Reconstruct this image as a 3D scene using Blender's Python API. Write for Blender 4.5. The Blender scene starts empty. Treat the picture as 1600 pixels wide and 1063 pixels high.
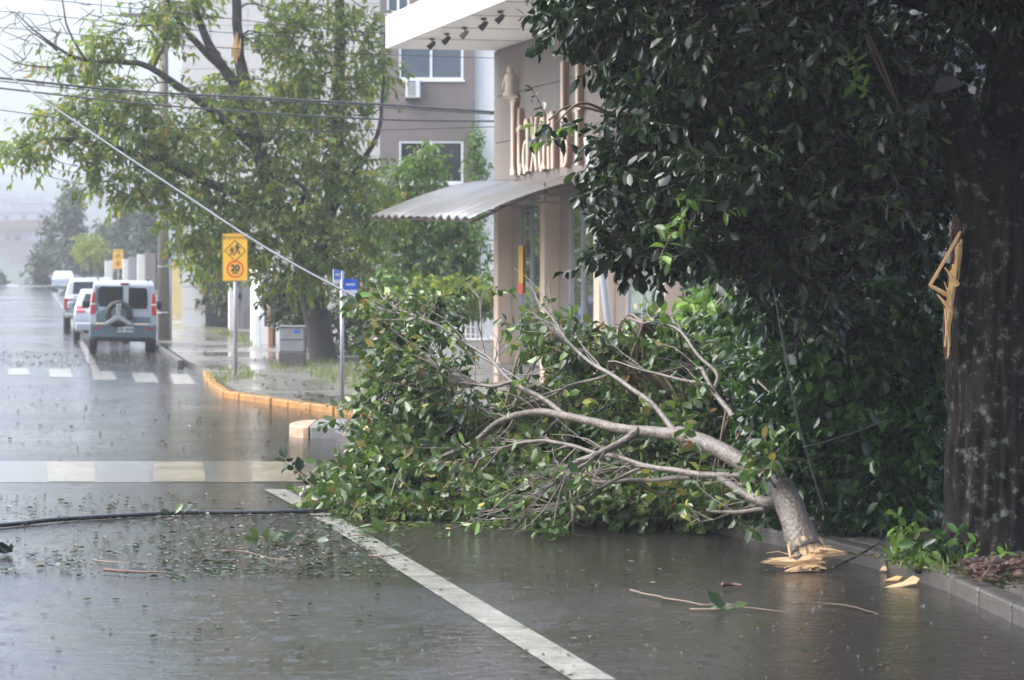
import bpy, bmesh, math, random
import numpy as np
from mathutils import Vector, Matrix, noise as mnoise

random.seed(7)
RNG = np.random.default_rng(11)
scene = bpy.context.scene
COL = scene.collection
R = math.radians

# ------------------------------------------------------------------ camera, sky, light, exposure
F, H, HY = 4200.0, 2.5, 400.0          # focal length in photo pixels, eye height, horizon row
cam_d = bpy.data.cameras.new('camera')
cam = bpy.data.objects.new('camera', cam_d)
COL.objects.link(cam)
cam.location = (0, 0, H)
cam.rotation_euler = (R(90), 0, 0)
cam_d.sensor_width = 36.0
cam_d.lens = 36.0 * F / 1600.0
cam_d.shift_y = -(531.5 - HY) / 1600.0
cam_d.clip_start = 0.5
cam_d.clip_end = 6000
cam_d.dof.use_dof = True
cam_d.dof.focus_distance = 25.0
cam_d.dof.aperture_fstop = 3.6
scene.camera = cam

world = bpy.data.worlds.new('World')
scene.world = world
world.use_nodes = True
wn, wl = world.node_tree.nodes, world.node_tree.links
wn.clear()
SUN_EL, SUN_ROT = R(50), R(268)
sky = wn.new('ShaderNodeTexSky')
sky.sky_type = 'NISHITA'
sky.sun_disc = False
sky.sun_elevation = SUN_EL
sky.sun_rotation = SUN_ROT
sky.air_density = 1.0
sky.dust_density = 6.0
sky.ozone_density = 1.0
hs = wn.new('ShaderNodeHueSaturation')       # an overcast sky: the same light with its blue washed out
hs.inputs['Saturation'].default_value = 0.75
bg = wn.new('ShaderNodeBackground')
bg.inputs['Strength'].default_value = 0.15
wo = wn.new('ShaderNodeOutputWorld')
wl.new(sky.outputs[0], hs.inputs['Color'])
wb = wn.new('ShaderNodeMix'); wb.data_type = 'RGBA'; wb.blend_type = 'MULTIPLY'; wb.inputs[0].default_value = 1.0   # cool grey of rain cloud
wb.inputs[7].default_value = (0.93, 0.99, 1.07, 1)
wl.new(hs.outputs[0], wb.inputs[6])
wl.new(wb.outputs[2], bg.inputs['Color'])
wl.new(bg.outputs[0], wo.inputs['Surface'])

sun_d = bpy.data.lights.new('sun', 'SUN')
sun_d.energy = 0.5
sun_d.angle = R(90)
sun_d.color = (1.0, 0.995, 0.985)
sun = bpy.data.objects.new('sun', sun_d)
COL.objects.link(sun)
sd = Vector((math.sin(SUN_ROT) * math.cos(SUN_EL), math.cos(SUN_ROT) * math.cos(SUN_EL), math.sin(SUN_EL)))
sun.rotation_euler = sd.to_track_quat('Z', 'Y').to_euler()

scene.view_settings.view_transform = 'Standard'
scene.view_settings.look = 'None'
scene.view_settings.exposure = 1.88
scene.view_settings.gamma = 1.0
scene.cycles.use_denoising = True
scene.cycles.use_adaptive_sampling = True
scene.cycles.adaptive_threshold = 0.02
scene.cycles.max_bounces = 5
scene.cycles.diffuse_bounces = 2
scene.cycles.glossy_bounces = 2
scene.cycles.transmission_bounces = 2
scene.cycles.volume_bounces = 0
scene.cycles.transparent_max_bounces = 8
scene.cycles.sample_clamp_indirect = 6.0

# ------------------------------------------------------------------ helpers
def P(px, py, D):
    return Vector(((px - 800) / F * D, D, H + (HY - py) / F * D))
def G(px, py, z=0.0):
    return P(px, py, F * (H - z) / (py - HY))
def terr(y):
    xs = [-100, 225, 260, 320, 390, 450, 560, 700, 900, 1050, 1600]
    zs = [0, 0, -0.5, -3.0, -5.2, -3.0, 3.6, 11.0, 25.0, 33.0, 34.0]
    return float(np.interp(y, xs, zs))

ORG = {}
def put(o, parent=None, **props):
    COL.objects.link(o)
    if parent is not None:
        o.parent = parent
        ORG[o.name] = ORG.get(parent.name, Vector())
    for k, v in props.items():
        o[k] = v
    return o
def thing(name, label, cat, loc=(0, 0, 0), group=None, rot=None):
    o = bpy.data.objects.new(name, None)
    COL.objects.link(o)
    o.location = loc
    if rot is not None:
        o.rotation_euler = rot
        ORG[o.name] = Vector()
    else:
        ORG[o.name] = Vector(loc)
    o.empty_display_size = 0.2
    o['label'] = label; o['category'] = cat
    if group: o['group'] = group
    return o
def tag(o, label, cat, group=None):
    o['label'] = label; o['category'] = cat
    if group: o['group'] = group
    return o

def smooth_path(pts, per=5):
    """Catmull-Rom through pts (lists of numbers)."""
    p = [np.array(q, float) for q in pts]
    if len(p) < 3:
        return [p[0] + (p[-1] - p[0]) * t for t in np.linspace(0, 1, per + 1)]
    p = [2 * p[0] - p[1]] + p + [2 * p[-1] - p[-2]]
    out = []
    for i in range(1, len(p) - 2):
        for k in range(per):
            t = k / per
            a, b, c, d = p[i - 1], p[i], p[i + 1], p[i + 2]
            out.append(0.5 * (2 * b + (c - a) * t + (2 * a - 5 * b + 4 * c - d) * t * t + (3 * b - a - 3 * c + d) * t ** 3))
    out.append(p[-2])
    return out

class MB:
    def __init__(s):
        s.v, s.f = [], []
    def add(s, v, f):
        n = len(s.v)
        s.v += [tuple(q) for q in v]
        s.f += [tuple(i + n for i in q) for q in f]
        return s
    def box(s, c, sz, rz=0.0, m=None):
        hx, hy, hz = sz[0] / 2, sz[1] / 2, sz[2] / 2
        ca, sa = math.cos(rz), math.sin(rz)
        v = []
        for z in (-hz, hz):
            for x, y in ((-hx, -hy), (hx, -hy), (hx, hy), (-hx, hy)):
                v.append((c[0] + x * ca - y * sa, c[1] + x * sa + y * ca, c[2] + z))
        if m is not None:
            v = [m @ Vector(q) for q in v]
        return s.add(v, [(0, 3, 2, 1), (4, 5, 6, 7), (0, 1, 5, 4), (1, 2, 6, 5), (2, 3, 7, 6), (3, 0, 4, 7)])
    def obox(s, o, a, b, c):
        """box from corner o along three edge vectors"""
        o, a, b, c = (Vector(q) for q in (o, a, b, c))
        v = [o, o + a, o + a + b, o + b, o + c, o + a + c, o + a + b + c, o + b + c]
        f = [(0, 3, 2, 1), (4, 5, 6, 7), (0, 1, 5, 4), (1, 2, 6, 5), (2, 3, 7, 6), (3, 0, 4, 7)]
        if a.cross(b).dot(c) < 0:
            f = [q[::-1] for q in f]
        return s.add(v, f)
    def tube(s, pts, rad, n=8, cap=True, rough=0.0, seed=0.0):
        pts = [Vector(q) for q in pts]
        m = len(pts)
        if not hasattr(rad, '__len__'):
            rad = [rad] * m
        t0 = (pts[1] - pts[0]).normalized()
        ref = Vector((0, 0, 1)) if abs(t0.z) < 0.9 else Vector((1, 0, 0))
        u = t0.cross(ref).normalized()
        v, f = [], []
        for i, p in enumerate(pts):
            t = (pts[min(i + 1, m - 1)] - pts[max(i - 1, 0)]).normalized()
            u = (u - t * u.dot(t))
            u = u.normalized() if u.length > 1e-6 else t.orthogonal().normalized()
            w = t.cross(u)
            for k in range(n):
                a = 2 * math.pi * k / n
                d = u * math.cos(a) + w * math.sin(a)
                r = rad[i]
                if rough:
                    r *= 1 + rough * mnoise.noise(Vector((math.cos(a) * 2.2, math.sin(a) * 2.2, i * 0.35 + seed)))
                v.append(p + d * r)
        for i in range(m - 1):
            for k in range(n):
                k2 = (k + 1) % n
                f.append((i * n + k, i * n + k2, (i + 1) * n + k2, (i + 1) * n + k))
        if cap:
            f.append(tuple(range(n))[::-1])
            f.append(tuple((m - 1) * n + k for k in range(n)))
        return s.add(v, f)
    def prism(s, poly, o, ax, ay, an, depth):
        """poly (2D) in the frame o + x*ax + y*ay, extruded along an by depth"""
        o, ax, ay, an = (Vector(q) for q in (o, ax, ay, an))
        n = len(poly)
        a = [o + ax * x + ay * y for x, y in poly]
        b = [q + an * depth for q in a]
        area = sum(poly[i][0] * poly[(i + 1) % n][1] - poly[(i + 1) % n][0] * poly[i][1] for i in range(n))
        flip = (ax.cross(ay).dot(an) * area * depth) < 0
        f = [tuple(range(n))[::-1], tuple(range(n, 2 * n))]
        f += [(i, (i + 1) % n, n + (i + 1) % n, n + i) for i in range(n)]
        if flip: f = [q[::-1] for q in f]
        return s.add(a + b, f)
    def sheet(s, poly3, thick=0.0):
        n = len(poly3)
        if thick:
            return s.prism([(p[0], p[1]) for p in poly3], (0, 0, poly3[0][2]), (1, 0, 0), (0, 1, 0), (0, 0, 1), thick)
        return s.add(poly3, [tuple(range(n))])
    def ribbon(s, pts, w, o, ax, ay, an, depth):
        """a stroke of width w (number or list) along 2D pts, extruded"""
        p = [np.array(q, float) for q in pts]
        L, Rr = [], []
        for i in range(len(p)):
            t = p[min(i + 1, len(p) - 1)] - p[max(i - 1, 0)]
            t /= max(np.linalg.norm(t), 1e-9)
            nrm = np.array([-t[1], t[0]])
            ww = (w[i] if hasattr(w, '__len__') else w) / 2
            L.append(tuple(p[i] + nrm * ww)); Rr.append(tuple(p[i] - nrm * ww))
        for i in range(len(p) - 1):
            s.prism([L[i], L[i + 1], Rr[i + 1], Rr[i]], o, ax, ay, an, depth)
        return s
    def build(s, name, mat, parent=None, smooth=False, bevel=0.0, local=False, seg=2, **props):
        off = Vector() if (parent is None or local) else ORG.get(parent.name, Vector())
        me = bpy.data.meshes.new(name)
        me.from_pydata([tuple(Vector(q) - off) for q in s.v], [], s.f)
        me.materials.append(mat)
        if smooth:
            me.polygons.foreach_set('use_smooth', [True] * len(me.polygons))
        me.update()
        o = bpy.data.objects.new(name, me)
        put(o, parent, **props)
        if bevel:
            b = o.modifiers.new('bevel', 'BEVEL')
            b.width = bevel; b.segments = seg; b.limit_method = 'ANGLE'; b.angle_limit = R(35)
        return o

def struct(o):
    o['kind'] = 'structure'
    return o

def copy_tree(o, parent=None):
    c = o.copy()
    COL.objects.link(c)
    c.parent = parent
    for ch in list(o.children):
        copy_tree(ch, c)
    return c

# ------------------------------------------------------------------ materials
def nodes_of(name):
    m = bpy.data.materials.new(name)
    m.use_nodes = True
    nt = m.node_tree
    b = nt.nodes['Principled BSDF']
    return m, nt.nodes, nt.links, b
def setin(b, key, val):
    if key in b.inputs: b.inputs[key].default_value = val
def pm(name, col, rough=0.6, var=0.18, scale=3.0, bump=0.0, bscale=40.0, metal=0.0, spec=0.5, coat=0.0, stretch=None, emit=None, col2=None, thr=0.55):
    """plain procedural paint / plaster / metal: colour with two scales of wear, some bump"""
    m, N, L, b = nodes_of(name)
    c = (*col, 1)
    tc = N.new('ShaderNodeTexCoord')
    mp = N.new('ShaderNodeMapping')
    L.new(tc.outputs['Object'], mp.inputs[0])
    if stretch: mp.inputs['Scale'].default_value = stretch
    nz = N.new('ShaderNodeTexNoise'); nz.inputs['Scale'].default_value = scale; nz.inputs['Detail'].default_value = 7
    nz.inputs['Roughness'].default_value = 0.65
    L.new(mp.outputs[0], nz.inputs['Vector'])
    rp = N.new('ShaderNodeMapRange')
    rp.inputs['From Min'].default_value = 0.25; rp.inputs['From Max'].default_value = 0.75
    rp.inputs['To Min'].default_value = 1 - var; rp.inputs['To Max'].default_value = 1 + var
    L.new(nz.outputs[0], rp.inputs[0])
    mx = N.new('ShaderNodeMix'); mx.data_type = 'RGBA'; mx.blend_type = 'MULTIPLY'; mx.inputs[0].default_value = 1
    L.new(rp.outputs[0], mx.inputs[7])
    mx.inputs[6].default_value = c
    out = mx.outputs[2]
    if col2 is not None:
        n2 = N.new('ShaderNodeTexNoise'); n2.inputs['Scale'].default_value = scale * 2.3; n2.inputs['Detail'].default_value = 9
        n2.inputs['Roughness'].default_value = 1.0
        L.new(mp.outputs[0], n2.inputs['Vector'])
        cr = N.new('ShaderNodeMapRange'); cr.inputs['From Min'].default_value = thr; cr.inputs['From Max'].default_value = thr + 0.08
        L.new(n2.outputs[0], cr.inputs[0])
        m2 = N.new('ShaderNodeMix'); m2.data_type = 'RGBA'
        L.new(cr.outputs[0], m2.inputs[0]); L.new(out, m2.inputs[6]); m2.inputs[7].default_value = (*col2, 1)
        out = m2.outputs[2]
    L.new(out, b.inputs['Base Color'])
    b.inputs['Roughness'].default_value = rough
    b.inputs['Metallic'].default_value = metal
    setin(b, 'Specular IOR Level', spec)
    setin(b, 'Coat Weight', coat); setin(b, 'Coat Roughness', 0.08)
    if bump:
        n3 = N.new('ShaderNodeTexNoise'); n3.inputs['Scale'].default_value = bscale; n3.inputs['Detail'].default_value = 6
        L.new(mp.outputs[0], n3.inputs['Vector'])
        bp = N.new('ShaderNodeBump'); bp.inputs['Strength'].default_value = bump; bp.inputs['Distance'].default_value = 0.02
        L.new(n3.outputs[0], bp.inputs['Height']); L.new(bp.outputs[0], b.inputs['Normal'])
    if emit:
        b.inputs['Emission Color'].default_value = (*emit[0], 1); b.inputs['Emission Strength'].default_value = emit[1]
    return m

def leaf_mat(name, cols, rough=0.33, trans=0.3, under=1.5, spec=0.5):
    """cols: list of (position, colour) sampled by a random value for each leaf; paler undersides"""
    m, N, L, b = nodes_of(name)
    ge = N.new('ShaderNodeNewGeometry'); oi = N.new('ShaderNodeObjectInfo')
    ad = N.new('ShaderNodeMath'); ad.operation = 'ADD'
    L.new(ge.outputs['Random Per Island'], ad.inputs[0]); L.new(oi.outputs['Random'], ad.inputs[1])
    fr = N.new('ShaderNodeMath'); fr.operation = 'FRACT'; L.new(ad.outputs[0], fr.inputs[0])
    cr = N.new('ShaderNodeValToRGB')
    e = cr.color_ramp.elements
    while len(e) > 1: e.remove(e[-1])
    e[0].position = cols[0][0]; e[0].color = (*cols[0][1], 1)
    for p_, c_ in cols[1:]:
        q = e.new(p_); q.color = (*c_, 1)
    L.new(fr.outputs[0], cr.inputs[0])
    cn = N.new('ShaderNodeTexNoise'); cn.inputs['Scale'].default_value = 1.1; cn.inputs['Detail'].default_value = 2   # lighter and darker shoots
    L.new(ge.outputs['Position'], cn.inputs['Vector'])
    cm = N.new('ShaderNodeMapRange'); cm.inputs['From Min'].default_value = 0.3; cm.inputs['From Max'].default_value = 1.0
    cm.inputs['To Min'].default_value = 0.62; cm.inputs['To Max'].default_value = 1.35; L.new(cn.outputs[0], cm.inputs[0])
    cx = N.new('ShaderNodeMix'); cx.data_type = 'RGBA'; cx.blend_type = 'MULTIPLY'; cx.inputs[0].default_value = 1
    L.new(cr.outputs[0], cx.inputs[6]); L.new(cm.outputs[0], cx.inputs[7])
    cr_out = cx.outputs[2]
    un = N.new('ShaderNodeMix'); un.data_type = 'RGBA'; un.blend_type = 'MULTIPLY'
    L.new(ge.outputs['Backfacing'], un.inputs[0]); L.new(cr_out, un.inputs[6])
    un.inputs[7].default_value = (under, under, under * 0.95, 1)
    L.new(un.outputs[2], b.inputs['Base Color'])
    b.inputs['Roughness'].default_value = rough
    setin(b, 'Specular IOR Level', spec)
    tr = N.new('ShaderNodeBsdfTranslucent')
    tm = N.new('ShaderNodeMix'); tm.data_type = 'RGBA'; tm.blend_type = 'MULTIPLY'; tm.inputs[0].default_value = 1
    L.new(cr_out, tm.inputs[6]); tm.inputs[7].default_value = (1.5, 1.6, 0.7, 1)
    L.new(tm.outputs[2], tr.inputs['Color'])
    ms = N.new('ShaderNodeMixShader'); ms.inputs[0].default_value = trans
    L.new(b.outputs[0], ms.inputs[1]); L.new(tr.outputs[0], ms.inputs[2])
    L.new(ms.outputs[0], N['Material Output'].inputs['Surface'])
    return m

def wet_mat(name, col, col2, film=0.06, dry=0.35, ripple=1.0, pud_scale=0.16, pud_lo=0.42, pud_hi=0.6, grit=0.5):
    """rain-wet ground: aggregate below, a water film of varying thickness over it, drop rings"""
    m, N, L, b = nodes_of(name)
    tc = N.new('ShaderNodeTexCoord')
    V = tc.outputs['Object']
    def noise(sc, det=5, ro=0.55):
        n = N.new('ShaderNodeTexNoise'); n.inputs['Scale'].default_value = sc; n.inputs['Detail'].default_value = det
        n.inputs['Roughness'].default_value = ro; L.new(V, n.inputs['Vector']); return n.outputs[0]
    def mr(x, a, c, lo, hi):
        n = N.new('ShaderNodeMapRange'); n.inputs['From Min'].default_value = a; n.inputs['From Max'].default_value = c
        n.inputs['To Min'].default_value = lo; n.inputs['To Max'].default_value = hi; L.new(x, n.inputs[0]); return n.outputs[0]
    def mth(op, x, y):
        n = N.new('ShaderNodeMath'); n.operation = op
        for i, q in enumerate((x, y)):
            if isinstance(q, (int, float)): n.inputs[i].default_value = q
            else: L.new(q, n.inputs[i])
        return n.outputs[0]
    pud = mr(noise(pud_scale, 6, 0.6), pud_lo, pud_hi, 0, 1)
    big = noise(0.35, 4); fine = noise(55, 4)
    mx = N.new('ShaderNodeMix'); mx.data_type = 'RGBA'
    L.new(mth('ADD', mth('MULTIPLY', big, 0.6), mth('MULTIPLY', fine, 0.5)), mx.inputs[0])
    mx.inputs[6].default_value = (*col, 1); mx.inputs[7].default_value = (*col2, 1)
    L.new(mx.outputs[2], b.inputs['Base Color'])
    L.new(mr(pud, 0, 1, dry, film), b.inputs['Roughness'])
    setin(b, 'Specular IOR Level', 0.5)
    b.inputs['IOR'].default_value = 1.45
    # drop rings
    hts = None
    for sc, amp in ((4.0, 1.0), (9.0, 0.6)):
        vo = N.new('ShaderNodeTexVoronoi'); vo.inputs['Scale'].default_value = sc; vo.inputs['Randomness'].default_value = 1.0
        L.new(V, vo.inputs['Vector'])
        d = vo.outputs['Distance']
        wv = mth('SINE', mth('MULTIPLY', d, 42.0), 0)
        sp = N.new('ShaderNodeSeparateColor'); L.new(vo.outputs['Color'], sp.inputs[0])
        rad = mr(sp.outputs[0], 0, 1, 0.12, 0.5)
        fall = mr(mth('DIVIDE', d, rad), 0.2, 1.0, 1, 0)
        hgt = mth('MULTIPLY', mth('MULTIPLY', wv, fall), amp)
        hts = hgt if hts is None else mth('ADD', hts, hgt)
    wav = mth('ADD', noise(2.2, 3), mth('MULTIPLY', noise(7.0, 4, 0.6), 0.8))
    hsum = mth('ADD', mth('MULTIPLY', hts, 0.0020 * ripple), mth('MULTIPLY', wav, 0.007 * ripple))
    rough_h = mth('MULTIPLY', mth('MULTIPLY', fine, mr(pud, 0, 1, 1.0, 0.12)), 0.006 * grit)
    bp = N.new('ShaderNodeBump'); bp.inputs['Strength'].default_value = 1.0; bp.inputs['Distance'].default_value = 1.0
    L.new(mth('ADD', hsum, rough_h), bp.inputs['Height'])
    L.new(bp.outputs[0], b.inputs['Normal'])
    return m

M = {}
M['road'] = wet_mat('wet_asphalt', (0.014, 0.0125, 0.0112), (0.044, 0.039, 0.034), film=0.05, dry=0.16, grit=0.45, ripple=1.0, pud_scale=0.22, pud_lo=0.40, pud_hi=0.64)
M['walk'] = wet_mat('wet_concrete_paving', (0.13, 0.12, 0.11), (0.20, 0.19, 0.17), film=0.05, dry=0.3, ripple=0.3, pud_scale=0.3, grit=0.15)
M['soil'] = pm('wet_soil', (0.055, 0.035, 0.022), 0.55, 0.5, 6, 0.8, 25)
M['grass_ground'] = pm('grass_ground', (0.05, 0.085, 0.025), 0.7, 0.35, 0.8, 0.6, 8)
M['far_ground'] = pm('far_ground', (0.025, 0.042, 0.028), 0.9, 0.5, 0.02, 0.0, 1, col2=(0.05, 0.07, 0.045), thr=0.52)
M['paint'] = pm('road_paint', (0.31, 0.30, 0.27), 0.14, 0.4, 4, 0.06, 60, col2=(0.10, 0.095, 0.09), thr=0.53)
M['paint_faint'] = pm('worn_road_paint', (0.14, 0.135, 0.125), 0.12, 0.4, 5, 0.06, 60, col2=(0.05, 0.048, 0.045), thr=0.50)
M['paint_y'] = pm('road_paint_yellow', (0.26, 0.225, 0.165), 0.16, 0.5, 1.5, 0.06, 60, col2=(0.10, 0.075, 0.045), thr=0.50)
M['kerb_y'] = pm('kerb_yellow_paint', (0.33, 0.155, 0.03), 0.4, 0.4, 5, 0.6, 40, col2=(0.13, 0.10, 0.07), thr=0.54)
M['kerb_light'] = pm('pale_concrete', (0.17, 0.165, 0.155), 0.4, 0.35, 5, 0.6, 50, col2=(0.08, 0.075, 0.07), thr=0.58)
M['kerb'] = pm('kerb_concrete', (0.085, 0.078, 0.070), 0.3, 0.35, 5, 0.6, 50, col2=(0.07, 0.06, 0.05), thr=0.58)
M['kerb_o'] = pm('kerb_faded_orange', (0.40, 0.24, 0.12), 0.4, 0.35, 6, 0.5, 50, col2=(0.42, 0.40, 0.36), thr=0.50)
M['stone_wall'] = pm('stained_whitewash', (0.55, 0.53, 0.48), 0.7, 0.25, 3.0, 0.8, 18, col2=(0.30, 0.27, 0.22), thr=0.57)
M['wound'] = pm('bark_wound', (0.12, 0.07, 0.05), 0.6, 0.3, 9, 0.4, 40)
M['clay'] = pm('wet_clay', (0.085, 0.042, 0.03), 0.5, 0.4, 6, 0.8, 30)
M['white_wall'] = pm('white_render', (0.80, 0.79, 0.76), 0.7, 0.07, 1.2, 0.15, 30)
M['panel'] = pm('pale_cladding', (0.58, 0.565, 0.535), 0.6, 0.06, 0.7, 0.05, 20)
M['taupe'] = pm('taupe_render', (0.20, 0.165, 0.15), 0.75, 0.08, 1.5, 0.25, 60)
M['sign_wall'] = pm('brown_stone_cladding', (0.175, 0.145, 0.130), 0.6, 0.12, 1.0, 0.25, 40, col2=(0.26, 0.19, 0.09), thr=0.66)
M['beige'] = pm('beige_pillar', (0.50, 0.37, 0.28), 0.65, 0.10, 2.0, 0.2, 50)
M['letter'] = pm('cream_letter', (0.66, 0.53, 0.42), 0.55, 0.10, 6)
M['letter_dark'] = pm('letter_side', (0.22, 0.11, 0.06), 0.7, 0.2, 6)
M['alu'] = pm('white_aluminium', (0.74, 0.74, 0.74), 0.35, 0.04, 3)
M['zinc'] = pm('wet_corrugated_zinc', (0.34, 0.33, 0.32), 0.28, 0.25, 2.0, 0.1, 30, metal=0.75, stretch=(1, 6, 1), col2=(0.20, 0.17, 0.15), thr=0.62)
M['rust'] = pm('rusty_steel', (0.09, 0.06, 0.045), 0.5, 0.35, 8, 0.2, 40)
M['galv'] = pm('galvanised_post', (0.36, 0.37, 0.39), 0.4, 0.15, 6, metal=0.5)
M['grey_metal'] = pm('grey_cabinet', (0.22, 0.225, 0.22), 0.45, 0.2, 3, 0.2, 30)
M['black'] = pm('black_plastic', (0.018, 0.018, 0.02), 0.4, 0.2, 6)
M['gate'] = pm('dark_gate', (0.035, 0.04, 0.045), 0.45, 0.25, 5)
M['cable'] = pm('wet_black_cable', (0.02, 0.02, 0.021), 0.22, 0.3, 9, spec=0.7)
M['cable_glints'] = pm('cable_painted_glints', (0.07, 0.07, 0.075), 0.25, 0.4, 1.2, col2=(0.42, 0.42, 0.43), thr=0.58)  # pale patches paint the sky's glints into the dark cable colour
M['pole'] = pm('weathered_concrete_pole', (0.155, 0.135, 0.115), 0.7, 0.2, 3, 0.5, 30, stretch=(4, 4, 0.6))
M['terracotta'] = pm('terracotta_panel', (0.36, 0.17, 0.09), 0.7, 0.15, 4)
M['yellow_house'] = pm('yellow_render', (0.58, 0.48, 0.22), 0.75, 0.12, 1.5)
M['sign_y'] = pm('sign_yellow', (0.80, 0.44, 0.03), 0.4, 0.05, 3)
M['sign_red'] = pm('sign_red', (0.70, 0.07, 0.03), 0.4, 0.05, 3)
M['sign_black'] = pm('sign_black', (0.03, 0.03, 0.025), 0.45, 0.1, 3)
M['sign_brown'] = pm('sign_border', (0.40, 0.23, 0.04), 0.45, 0.1, 3)
M['blue'] = pm('blue_enamel', (0.03, 0.12, 0.58), 0.35, 0.05, 3)
M['white_enamel'] = pm('white_enamel', (0.75, 0.76, 0.78), 0.35, 0.05, 3)
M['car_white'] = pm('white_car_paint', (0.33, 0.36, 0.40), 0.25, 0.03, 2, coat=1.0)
M['car_silver'] = pm('silver_car_paint', (0.33, 0.345, 0.365), 0.25, 0.03, 2, coat=1.0, metal=0.35)
M['car_clad'] = pm('blue_grey_cladding', (0.095, 0.135, 0.155), 0.4, 0.1, 3)
M['car_glass'] = pm('dark_car_glass', (0.012, 0.013, 0.016), 0.08, 0.1, 2, spec=0.6)
M['car_glass2'] = pm('pale_car_glass', (0.09, 0.11, 0.12), 0.12, 0.1, 2, spec=0.6)
M['tyre'] = pm('tyre_rubber', (0.016, 0.016, 0.017), 0.6, 0.2, 8)
M['rim'] = pm('alloy_rim', (0.5, 0.5, 0.52), 0.3, 0.08, 5, metal=0.7)
M['red_lamp'] = pm('red_tail_lamp', (0.36, 0.018, 0.018), 0.15, 0.1, 5, coat=1.0)
M['red_dark'] = pm('dark_red_lamp', (0.28, 0.012, 0.012), 0.15, 0.1, 5, coat=1.0)
M['plate'] = pm('number_plate', (0.58, 0.58, 0.57), 0.4, 0.1, 12)
M['headlamp'] = pm('lit_headlamp', (0.9, 0.9, 0.85), 0.3, 0.0, 1, emit=((1.0, 0.97, 0.9), 14.0))
M['win_glass'] = pm('blue_grey_window', (0.10, 0.125, 0.155), 0.07, 0.1, 1.5, spec=0.7)
M['win_dark'] = pm('dark_window', (0.03, 0.032, 0.04), 0.06, 0.1, 1.5, spec=0.7)
M['shop_glass'] = pm('mirrored_shop_glass', (0.62, 0.64, 0.65), 0.03, 0.03, 1.0, metal=0.93)
M['bark'] = None
M['wood_raw'] = pm('raw_split_wood', (0.78, 0.46, 0.19), 0.55, 0.25, 7, 0.7, 60, col2=(0.50, 0.22, 0.07), thr=0.60, stretch=(5, 5, 1))
M['wood_pale'] = pm('pale_split_wood', (0.80, 0.54, 0.29), 0.5, 0.4, 7, 0.9, 30, col2=(0.28, 0.12, 0.045), thr=0.57, stretch=(1.4, 9, 9))
M['wood_red'] = pm('torn_red_inner_bark', (0.085, 0.038, 0.024), 0.6, 0.3, 9, 0.5, 50)
M['cut_end'] = pm('old_cut_end', (0.10, 0.095, 0.10), 0.7, 0.3, 9, 0.5, 50)
M['limb'] = pm('smooth_wet_limb_bark', (0.115, 0.092, 0.074), 0.40, 0.6, 7, 1.0, 30, col2=(0.215, 0.195, 0.165), thr=0.53)
M['twig'] = pm('twig_bark', (0.13, 0.085, 0.055), 0.5, 0.3, 12)
M['bg_bark'] = pm('grey_wet_bark', (0.050, 0.042, 0.036), 0.65, 0.35, 5, 0.8, 25, stretch=(3, 3, 0.7), col2=(0.10, 0.10, 0.085), thr=0.60)
M['litter'] = leaf_mat('leaf_litter', [(0, (0.025, 0.05, 0.015)), (0.5, (0.05, 0.085, 0.025)), (0.65, (0.08, 0.06, 0.025)), (0.9, (0.06, 0.03, 0.015)), (1, (0.18, 0.14, 0.04))], 0.3, 0.1)
M['leaf_fall'] = leaf_mat('glossy_fallen_leaf', [(0, (0.026, 0.052, 0.016)), (0.4, (0.048, 0.090, 0.024)), (0.75, (0.082, 0.140, 0.036)), (0.92, (0.15, 0.19, 0.06)), (0.97, (0.24, 0.20, 0.06)), (1, (0.17, 0.09, 0.035))], 0.24, 0.3, 2.3)
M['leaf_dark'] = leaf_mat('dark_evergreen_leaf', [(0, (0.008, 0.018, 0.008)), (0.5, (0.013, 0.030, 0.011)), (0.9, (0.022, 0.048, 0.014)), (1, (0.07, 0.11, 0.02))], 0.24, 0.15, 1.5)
M['leaf_shrub'] = leaf_mat('glossy_shrub_leaf', [(0, (0.012, 0.032, 0.010)), (0.55, (0.024, 0.062, 0.015)), (1, (0.06, 0.14, 0.022))], 0.26, 0.22, 1.5)
M['leaf_autumn'] = leaf_mat('turning_leaf', [(0, (0.09, 0.16, 0.042)), (0.45, (0.17, 0.25, 0.055)), (0.78, (0.25, 0.30, 0.06)), (0.94, (0.37, 0.33, 0.065)), (1, (0.38, 0.24, 0.05))], 0.5, 0.5, 1.3)
M['leaf_bright'] = leaf_mat('bright_green_leaf', [(0, (0.06, 0.12, 0.028)), (0.5, (0.11, 0.21, 0.04)), (1, (0.20, 0.31, 0.06))], 0.4, 0.4, 1.3)
M['leaf_lime'] = leaf_mat('lime_leaf', [(0, (0.14, 0.20, 0.03)), (0.5, (0.24, 0.29, 0.04)), (1, (0.36, 0.36, 0.06))], 0.5, 0.3, 1.2)
M['leaf_grey'] = leaf_mat('grey_green_leaf', [(0, (0.03, 0.05, 0.03)), (0.6, (0.055, 0.08, 0.04)), (1, (0.09, 0.11, 0.05))], 0.5, 0.2, 1.2)
M['grass'] = leaf_mat('weed_blade', [(0, (0.08, 0.13, 0.03)), (0.6, (0.14, 0.19, 0.04)), (1, (0.26, 0.26, 0.08))], 0.5, 0.3, 1.1)
M['berry'] = pm('dark_fruit_cluster', (0.012, 0.012, 0.018), 0.4, 0.4, 20)

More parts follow.
